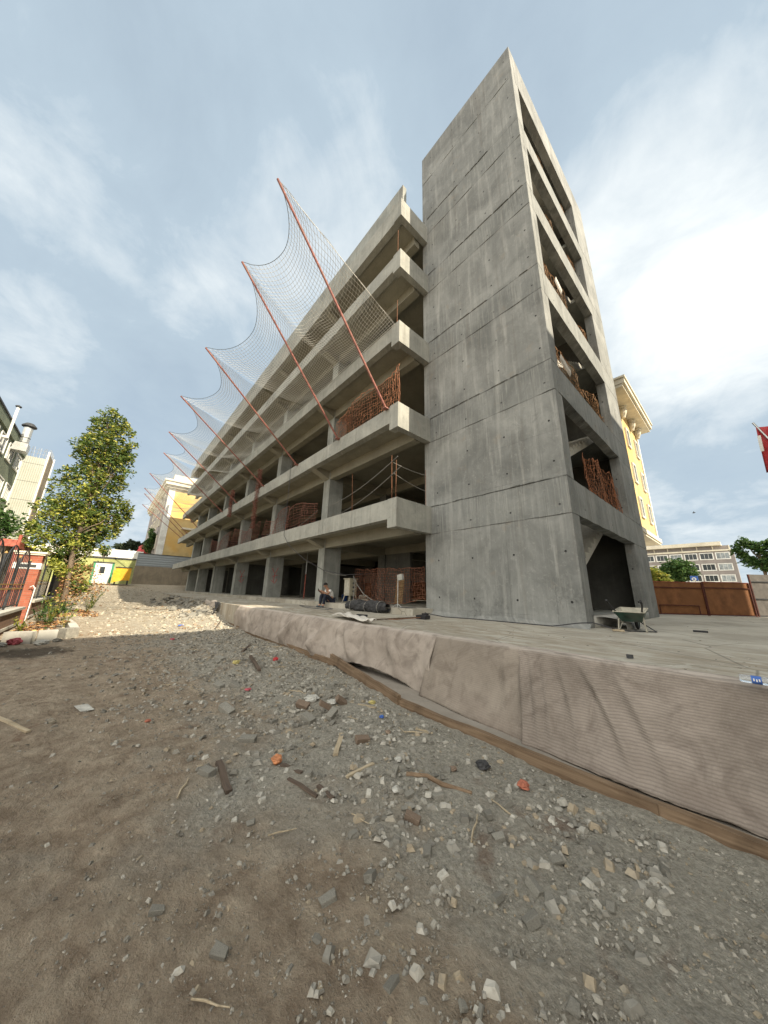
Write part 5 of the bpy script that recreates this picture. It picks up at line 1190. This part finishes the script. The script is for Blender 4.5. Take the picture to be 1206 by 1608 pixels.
# ------------------------------------------------------------------ gravel and rubble
def stones(name, n, sampler, smin, smax, mat, label, zf=None):
    x, y, dens = sampler(n); keep = dens > rng.random(len(x)); x, y = x[keep], y[keep]; n = len(x)
    z = (zf or G)(x, y); s = smin+(smax-smin)*rng.random(n)**3.0
    base = np.array([(-1, -.8, -.5), (1, -.7, -.5), (.8, .9, -.5), (-.9, .8, -.5), (-.6, -.5, .55), (.6, -.4, .65), (.5, .5, .5), (-.5, .6, .6)])
    V = base[None]*(1+.45*(rng.random((n, 8, 3))-.5))*np.stack([np.ones(n), .55+.45*rng.random(n), .45+.4*rng.random(n)], -1)[:, None, :]
    a = rng.random(n)*6.283; tl = (rng.random(n)-.5)*.9
    ca, sa, ct, st = np.cos(a), np.sin(a), np.cos(tl), np.sin(tl)
    X, Y, Z = V[..., 0], V[..., 1], V[..., 2]; X, Z = X*ct[:, None]-Z*st[:, None], X*st[:, None]+Z*ct[:, None]
    X, Y = X*ca[:, None]-Y*sa[:, None], X*sa[:, None]+Y*ca[:, None]
    W_ = np.stack([X*s[:, None]+x[:, None], Y*s[:, None]+y[:, None], Z*s[:, None]+z[:, None]+(.22 if smax > .03 else -.02)*s[:, None]], -1).reshape(-1, 3)
    F = np.array([(3, 2, 1, 0), (4, 5, 6, 7), (0, 1, 5, 4), (1, 2, 6, 5), (2, 3, 7, 6), (3, 0, 4, 7)]); FF = (F[None]+8*np.arange(n)[:, None, None]).reshape(-1, 4)
    me = bpy.data.meshes.new(name); me.from_pydata(W_.tolist(), [], FF.tolist()); me.update(); me.materials.append(M[mat]); o = bpy.data.objects.new(name, me); col.objects.link(o)
    tag(o, label, 'gravel', None, 'stuff'); return o
def dens_near(x, y):
    lane = 1/(1+np.exp(-(y-.9-.25*np.sin(x*1.1))*2.2)); cl = .55+.45*fbm(x, y, 1.4)
    lim = np.interp(x, [-17, -14.7, -6.4, -3.8, -1.9, -.9, 3, 6], [4.4, 4.35, 4.15, 3.5, 3.46, 3.44, 3.5, 3.5])
    return np.clip((.03+.97*lane)*(.35+.75*cl), 0, 1)*(y < lim)
stones('gravel', 42000, lambda n: (lambda x, y: (x, y, .25+.75*dens_near(x, y)*(y < 3.4)))(-.1-4.2*rng.random(n)**1.3, -1.6+5.0*rng.random(n)), .0018, .0085, 'gravel', 'fine dust and grit on the nearest ground')
stones('gravel', 26000, lambda n: (lambda x, y: (x, y, dens_near(x, y)))(-.2-6.2*rng.random(n)**1.1, -2.2+6.2*rng.random(n)), .004, .020, 'gravel', 'fine grey crushed gravel covering the near ground')
stones('gravel', 22000, lambda n: (lambda x, y: (x, y, dens_near(x, y)))(-4-11*rng.random(n), -2+6.4*rng.random(n)), .008, .040, 'gravel', 'coarser grey gravel of the middle ground along the wall')
stones('gravel', 17000, lambda n: (lambda x, y: (x, y, np.clip(np.exp(-((y-np.interp(x, [-17, -6.4, -3.8, 0], [3.2, 3.0, 2.4, 2.2]))/1.0)**2)*(.45+.75*fbm(x, y, 1.7)), 0, 1)*(y < np.interp(x, [-17, -14.7, -6.4, -3.8, -1.9, -.9, 3], [4.3, 4.3, 4.1, 3.45, 3.42, 3.40, 3.45]))))(-.6-14*rng.random(n)**1.2, .2+4.2*rng.random(n)), .014, .046, 'gravel_strip', 'strip of coarse angular rubble stones below the timbers')
stones('gravel', 15000, lambda n: (lambda x, y: (x, y, np.clip(.25+.75*np.exp(-((x+20)/6)**2-((y-3.6)/1.8)**2)+.2*fbm(x, y, 1.2), 0, 1)*(y < 4.4+.0*x)))(-13.5-40*rng.random(n)**1.3, -1.2+7.0*rng.random(n)), .012, .085, 'gravel_far', 'pale broken rubble gravel on the far sunlit ground')
stones('gravel', 2500, lambda n: (lambda x, y: (x, y, np.ones(n)*(y < 4.9)))(-17.5-9*rng.random(n), 3.4+2.0*rng.random(n)), .03, .16, 'gravel', 'heap of broken rubble at the far end of the apron')

stones('grit', 2600, lambda n: (lambda x, y: (x, y, np.clip(.25+.9*fbm(x, y, 1.1)+.5*np.exp(-(y-8.4)**2/.1), .03, 1)*(y < 8.6+9*(x > -2.3))*(x < 3)))(2.5-16*rng.random(n), 4.75+8*rng.random(n)**1.7), .004, .022, 'gravel', 'loose grit and small stones lying on the concrete apron', lambda x, y: x*0)
def chunk_mesh(seed, kind='block'):
    r = np.random.default_rng(seed); m = MB()
    if kind == 'block': base = np.array([(-1, -.62, -.45), (1, -.62, -.45), (1, .62, -.45), (-1, .62, -.45), (-1, -.62, .45), (1, -.62, .45), (1, .62, .45), (-1, .62, .45)])*(1+.12*r.standard_normal((8, 3)))
    else: base = np.array([(-1, -.8, -.3), (1, -.6, -.3), (.9, .8, -.3), (-.8, .9, -.3), (-.8, -.6, .3), (.7, -.5, .35), (.7, .6, .25), (-.6, .7, .3)])*(1+.22*r.standard_normal((8, 3)))
    m.add(base.tolist(), [(3, 2, 1, 0), (4, 5, 6, 7), (0, 1, 5, 4), (1, 2, 6, 5), (2, 3, 7, 6), (3, 0, 4, 7)]); return m
def place_chunk(o, x, y, s, rz, tilt=(0, 0), dz=.0):
    o.location = (x, y, float(G(x, y))+s*.28+dz); o.rotation_euler = (tilt[0], tilt[1], rz); o.scale = (s, s, s)
protos = []
for k in range(6):
    o = chunk_mesh(k, 'block' if k % 2 == 0 else 'slab').build('rubble_chunk', M['chunk'], label='angular grey broken concrete chunk lying loose in the rubble strip', cat='rubble', group='broken concrete chunks in the rubble strip')
    bv = o.modifiers.new('b', 'BEVEL'); bv.width = .10; bv.segments = 2; protos.append(o)
spots = []
while len(spots) < 235:
    x = -.6-13.5*random.random()**1.15; lim = float(np.interp(x, [-17, -14.7, -6.4, -3.8, -1.9, -.9, 3], [4.2, 4.15, 3.9, 3.3, 3.25, 3.3, 3.3]))
    y = random.gauss(lim-1.2, .75)
    if y > lim or y < -1.0 or (x > -1.6 and y < 1.2 and random.random() < .7): continue
    spots.append((x, y))
for i, (x, y) in enumerate(spots):
    o = protos[i] if i < 6 else protos[i % 6].copy()
    if i >= 6: col.objects.link(o)
    d = math.hypot(x, y); s = random.uniform(.016, .046)*(1 if d < 5 else 1.45)
    o['label'] = ('small grey concrete chip in the foreground gravel near the bottom of the picture' if d < 3.2 else 'grey concrete chunk in the gravel in front of the ribbed and beige felt' if d < 5 else 'grey concrete chunk in the rubble strip below the long pale felt' if d < 9 else 'distant grey concrete chunk in the shaded strip near the far end of the longest timber')
    place_chunk(o, x, y, s, random.uniform(0, 6.28), (random.uniform(-.4, .4), random.uniform(-.4, .4)))
# separate far heap
fprot = []
for i in range(60):
    x = -17.3-random.random()**1.2*13; y = 4.05-abs(random.gauss(0, .75))+.35*(x < -19)
    if i < 4:
        o = chunk_mesh(20+i, 'slab').build('rubble_chunk', M['chunk'], label='broken slab piece in the rubble heap at the far end of the apron wall', cat='rubble', group='broken slabs in the far rubble heap'); fprot.append(o)
    else: o = fprot[i % 4].copy(); col.objects.link(o)
    place_chunk(o, x, y, random.uniform(.07, .24), random.uniform(0, 6.28), (random.uniform(-.6, .6), random.uniform(-.6, .6)))
# bricks
def brick(x, y, rz, tilt, s, mat, label, dz=0):
    m = MB(); m.obox((0, 0, 0), (1, 0, 0), (0, .52, 0), (0, 0, .36)); m.v = [(a+random.uniform(-.05, .05), b+random.uniform(-.05, .05), c+random.uniform(-.04, .04)) for a, b, c in m.v]
    o = m.build('broken_brick', M[mat], label=label, cat='brick', group='broken bricks in the near rubble'); place_chunk(o, x, y, s, rz, tilt, dz)
    bv = o.modifiers.new('b', 'BEVEL'); bv.width = .05; bv.segments = 2
for x, y, rz, tl, s, mt, lab, dz in ((-4.36, 2.38, .6, (.4, .2), .09, 'brickbit', 'brown brick left of the torn white paper', .01), (-4.15, 2.88, 1.4, (.5, .6), .09, 'brickbit', 'tilted brown brick right of the torn white paper', .02),
            (-3.95, 2.25, .2, (.1, .2), .095, 'chunk', 'grey block below the torn white paper, in the middle of the heap', .01), (-3.80, 2.50, 2.0, (.2, -.3), .085, 'chunk', 'small grey brick leaning in the middle heap', .03), (-4.05, 2.55, 1.2, (0, .5), .08, 'brickbit', 'brown half brick on top of the middle heap', .06),
            (-3.05, 2.42, 1.3, (.2, .1), .075, 'brickbit', 'lone upright grey brown brick in the open gravel', .0), (-6.1, 1.75, .3, (.2, .1), .10, 'chunk', 'grey cobble left of the red cup', .0), (-5.9, 1.95, .8, (.1, .4), .09, 'chunk', 'second grey cobble near the red cup', .0),
            (-3.45, 1.0, .4, (.1, 0), .07, 'chunk', 'flat grey brick beside the dark stick', 0), (-4.9, 1.55, .4, (.2, .3), .11, 'chunk', 'biggest grey cobble left of the brown brick heap', 0), (-3.9, 1.5, .9, (.1, 0), .085, 'chunk', 'grey paving block in the middle of the gravel', 0),
            (-8.2, 2.3, .3, (.2, .1), .12, 'chunk', 'grey block beside the pale plank far down the rubble strip', 0), (-1.9, 2.0, .5, (.1, .2), .055, 'brickbit', 'brown brick fragment in the lower foreground', 0)): brick(x, y, rz, tl, s, mt, lab, dz)
def stick(x0, y0, x1, y1, w, h, mat, label, dz=0, z2=0):
    timber((x0, y0, float(G(x0, y0))+h*.55+dz), (x1, y1, float(G(x1, y1))+h*.55+dz+z2), w, h, label, mat, 'wood_scrap', 'wood scraps in the rubble', n=5)
stick(-6.4, -.72, -5.57, -.32, .035, .02, 'wood_pale', 'pale thin lath at the left edge of the dirt lane')
stick(-7.6, 2.75, -6.2, 2.45, .05, .05, 'wood_dark', 'grey brown stick standing up left of the red cup', .05)
stick(-3.54, 1.11, -3.09, 1.09, .05, .03, 'wood_dark', 'dark rotten board end at the lower middle of the photo')
stick(-2.95, 1.53, -2.60, 1.62, .028, .015, 'wood_dark', 'thin grey lath below the orange bag, left of its pair')
stick(-2.70, 1.68, -2.48, 1.70, .03, .015, 'wood_dark', 'thin grey lath at the bottom, right of its pair')
stick(-2.62, 1.92, -2.62, 2.22, .030, .018, 'wood_pale', 'pale short stick pointing up the slope')
stick(-3.21, 1.57, -2.95, 1.66, .035, .015, 'wood_dark', 'grey broad splinter beside the orange bag')
stick(-4.15, 3.02, -3.70, 3.16, .022, .018, 'wood_pale', 'white lath lying in front of the propped timber')
stick(-9.3, 3.05, -9.1, 4.15, .07, .02, 'wood_pale', 'pale board lying below the felt far down the strip')
stick(-9.8, 3.5, -8.6, 2.9, .05, .03, 'wood_dark', 'weathered board crossing below the pale one')
stick(-3.35, 2.35, -3.0, 2.05, .05, .02, 'wood_pale', 'flat pale board piece beside the brick heap')
stick(-2.9, 3.1, -2.72, 3.2, .02, .015, 'wood_pale', 'short white stick in the gravel near the timber joint')
stick(-15.6, 4.15, -14.0, 3.6, .03, .03, 'wood_dark', 'thin dark pole leaning against the end of the longest timber', .1, -.05)
sp0 = None
for i in range(34):
    x = -1.0-9.5*random.random()**1.2; y = random.uniform(.6, float(np.interp(x, [-14, -6.4, -3.8, -1], [3.9, 3.8, 3.2, 3.1])))
    if sp0 is None:
        mm = MB(); mm.tube([(-1, 0, 0), (-.3, .05, .02), (.4, -.04, .01), (1, .03, 0)], [.05, .06, .05, .03], 5); o = sp0 = mm.build('twig', M['wood_pale'], label='small thin twig or splinter strewn in the rubble', cat='twig', group='twigs and splinters strewn in the rubble')
    else: o = sp0.copy(); col.objects.link(o)
    L = random.uniform(.05, .16); o.scale = (L, L*random.uniform(.6, 1.2), L); o.location = (x, y, float(G(x, y))+.018); o.rotation_euler = (0, random.uniform(-.1, .1), random.uniform(0, 3.14))
m = MB(); zz = float(G(-2, 2.4)); m.tube([(-2.30, 2.34, zz+.02), (-2.15, 2.45, zz+.03), (-2.0, 2.47, zz+.02), (-1.78, 2.57, zz+.02)], [.02, .018, .02, .012], 7); m.build('rotten_branch', M['timber'], label='crooked brown branch in the foreground gravel', cat='branch', loc=(-2.3, 2.34, zz))
def crumple(x, y, s, mat, name, label, cat, flat=.5, seed=0, n=14):
    z = float(G(x, y)); m = MB()
    def fn(u, v):
        a = u*2*math.pi; b = (v-.5)*math.pi; d = Vector((math.cos(b)*math.cos(a), math.cos(b)*math.sin(a), math.sin(b)))
        r = 1+.38*mnoise.noise(d*1.8+Vector((seed, 0, 0)))+.25*mnoise.noise(d*4.5+Vector((0, seed, 0)))
        return (x+d.x*s*r, y+d.y*s*r, z+s*flat*.8+d.z*s*flat*r)
    m.grid(fn, n, n//2+3); return m.build(name, M[mat], label=label, cat=cat, loc=(x, y, z))
crumple(-7.1, 3.12, .055, 'red', 'crushed_cup', 'crushed red drink cup lying in the rubble strip', 'cup', .9, 1)
crumple(-3.27, 1.56, .050, 'orangebag', 'plastic_bag', 'small orange plastic bag in the lower gravel', 'plastic bag', .7, 2)
crumple(-7.4, 2.4, .075, 'yellowbag', 'plastic_bag', 'dull yellow plastic bag left of the red cup', 'plastic bag', .5, 3)
crumple(-2.53, 2.46, .035, 'paper', 'foam_piece', 'small white foam piece on the gravel', 'litter', .45, 4)
crumple(-2.2, 2.12, .035, 'paper', 'pale_stone', 'pale bluish flat stone near the bottom edge', 'stone', .4, 5)
crumple(-3.40, 3.0, .030, 'blueplast', 'bottle_cap', 'dark blue plastic scrap near the timber', 'litter', .5, 6)
crumple(-4.55, 2.62, .10, 'paper', 'torn_paper', 'torn white paper sack on the brick heap', 'paper', .35, 7, 22)
crumple(-4.25, 2.80, .08, 'paper', 'torn_paper', 'smaller torn paper sack right of the larger one', 'paper', .3, 8, 20)
crumple(-13.45, -1.55, .14, 'pink', 'cloth_heap', 'pink red cloth heap by the kerb stones', 'cloth', .7, 9, 22)
crumple(-13.1, -1.75, .13, 'paper', 'plastic_bag', 'white plastic bag beside the pink cloth heap', 'plastic bag', .5, 10, 20)
crumple(-13.2, -1.0, .15, 'paper', 'paper_heap', 'heap of crumpled white paper in front of the middle kerb stone', 'paper', .5, 11, 24)
crumple(-13.45, -.72, .10, 'chunk', 'rubble_chunk', 'pale rubble lump beside the crumpled papers', 'rubble', .5, 12, 18)
crumple(-12.1, 1.9, .07, 'pink', 'litter_scrap', 'pink litter scrap on the shaded track', 'litter', .35, 13)
crumple(-5.12, .71, .035, 'terracotta', 'dry_leaf', 'curled brown leaf on the dirt lane', 'leaf', .4, 14)
crumple(-5.6, 2.05, .05, 'pink', 'litter_scrap', 'dark pink scrap beside the grey cobbles', 'litter', .3, 15)
crumple(-1.55, 2.98, .045, 'terracotta', 'stone', 'orange brown stone touching the nearest timber', 'stone', .7, 16)
crumple(-1.95, 3.0, .06, 'sack', 'net_scrap', 'black net scrap lying against the nearest timber', 'net', .5, 17, 22)
crumple(-15.8, 2.7, .10, 'blueplast', 'litter_scrap', 'blue litter scrap on the sunlit ground', 'litter', .4, 18)
for (x, y, s, sd, lab) in ((-3.9, 3.25, .05, 20, 'yellow foam bit below the propped timber'), (-3.0, 2.75, .035, 21, 'ochre stone chip in the gravel right of centre'), (-2.1, 2.75, .035, 22, 'ochre stone chip near the nearest timber')): crumple(x, y, s, 'yellowbag' if sd == 20 else 'brickbit', 'ochre_chip', lab, 'litter', .5, sd)
m = MB(); zz = float(G(-6.3, .06)); m.grid(lambda u, v: (-6.45+.32*u, .0+.14*v+.08*u, zz+.012+.012*math.sin(u*6)*math.sin(v*3)), 8, 4); o = m.build('flat_paper', M['paper'], label='flat white paper lying alone on the dirt lane', cat='paper', loc=(-6.3, .06, zz)); solid(o, .004)
m = MB(); m.obox((-.9, 10.6, .02), (.12, .02, 0), (-.01, .05, 0), (0, 0, .02)); m.build('plank_scrap', M['black'], label='small dark scrap on the apron right of the wheelbarrow', cat='litter', loc=(-.9, 10.6, 0))
m = MB(); m.obox((-1.1, 5.0, .03), (.03, .01, 0), (0, .02, 0), (0, 0, .02)); m.build('stone_chip', M['dark'], label='small dark stone chip on the apron just behind the felt', cat='stone', loc=(-1.1, 5.0, 0))
# bird far off in the sky on the right
m = MB(); bc = Vector((-6.0, 118, 24)); m.tube([bc+Vector((-.35, 0, 0)), bc, bc+Vector((.4, 0, .05))], [.05, .16, .03], 7)
m.add([bc+Vector((-.1, 0, 0)), bc+Vector((.2, 0, 0)), bc+Vector((.05, -.9, .35)), bc+Vector((.1, 0, .03)), bc+Vector((.05, .9, .35))], [(0, 1, 2), (0, 4, 1)])
m.build('bird', M['dark'], label='tiny dark bird gliding above the grey office block', cat='bird', loc=tuple(bc))
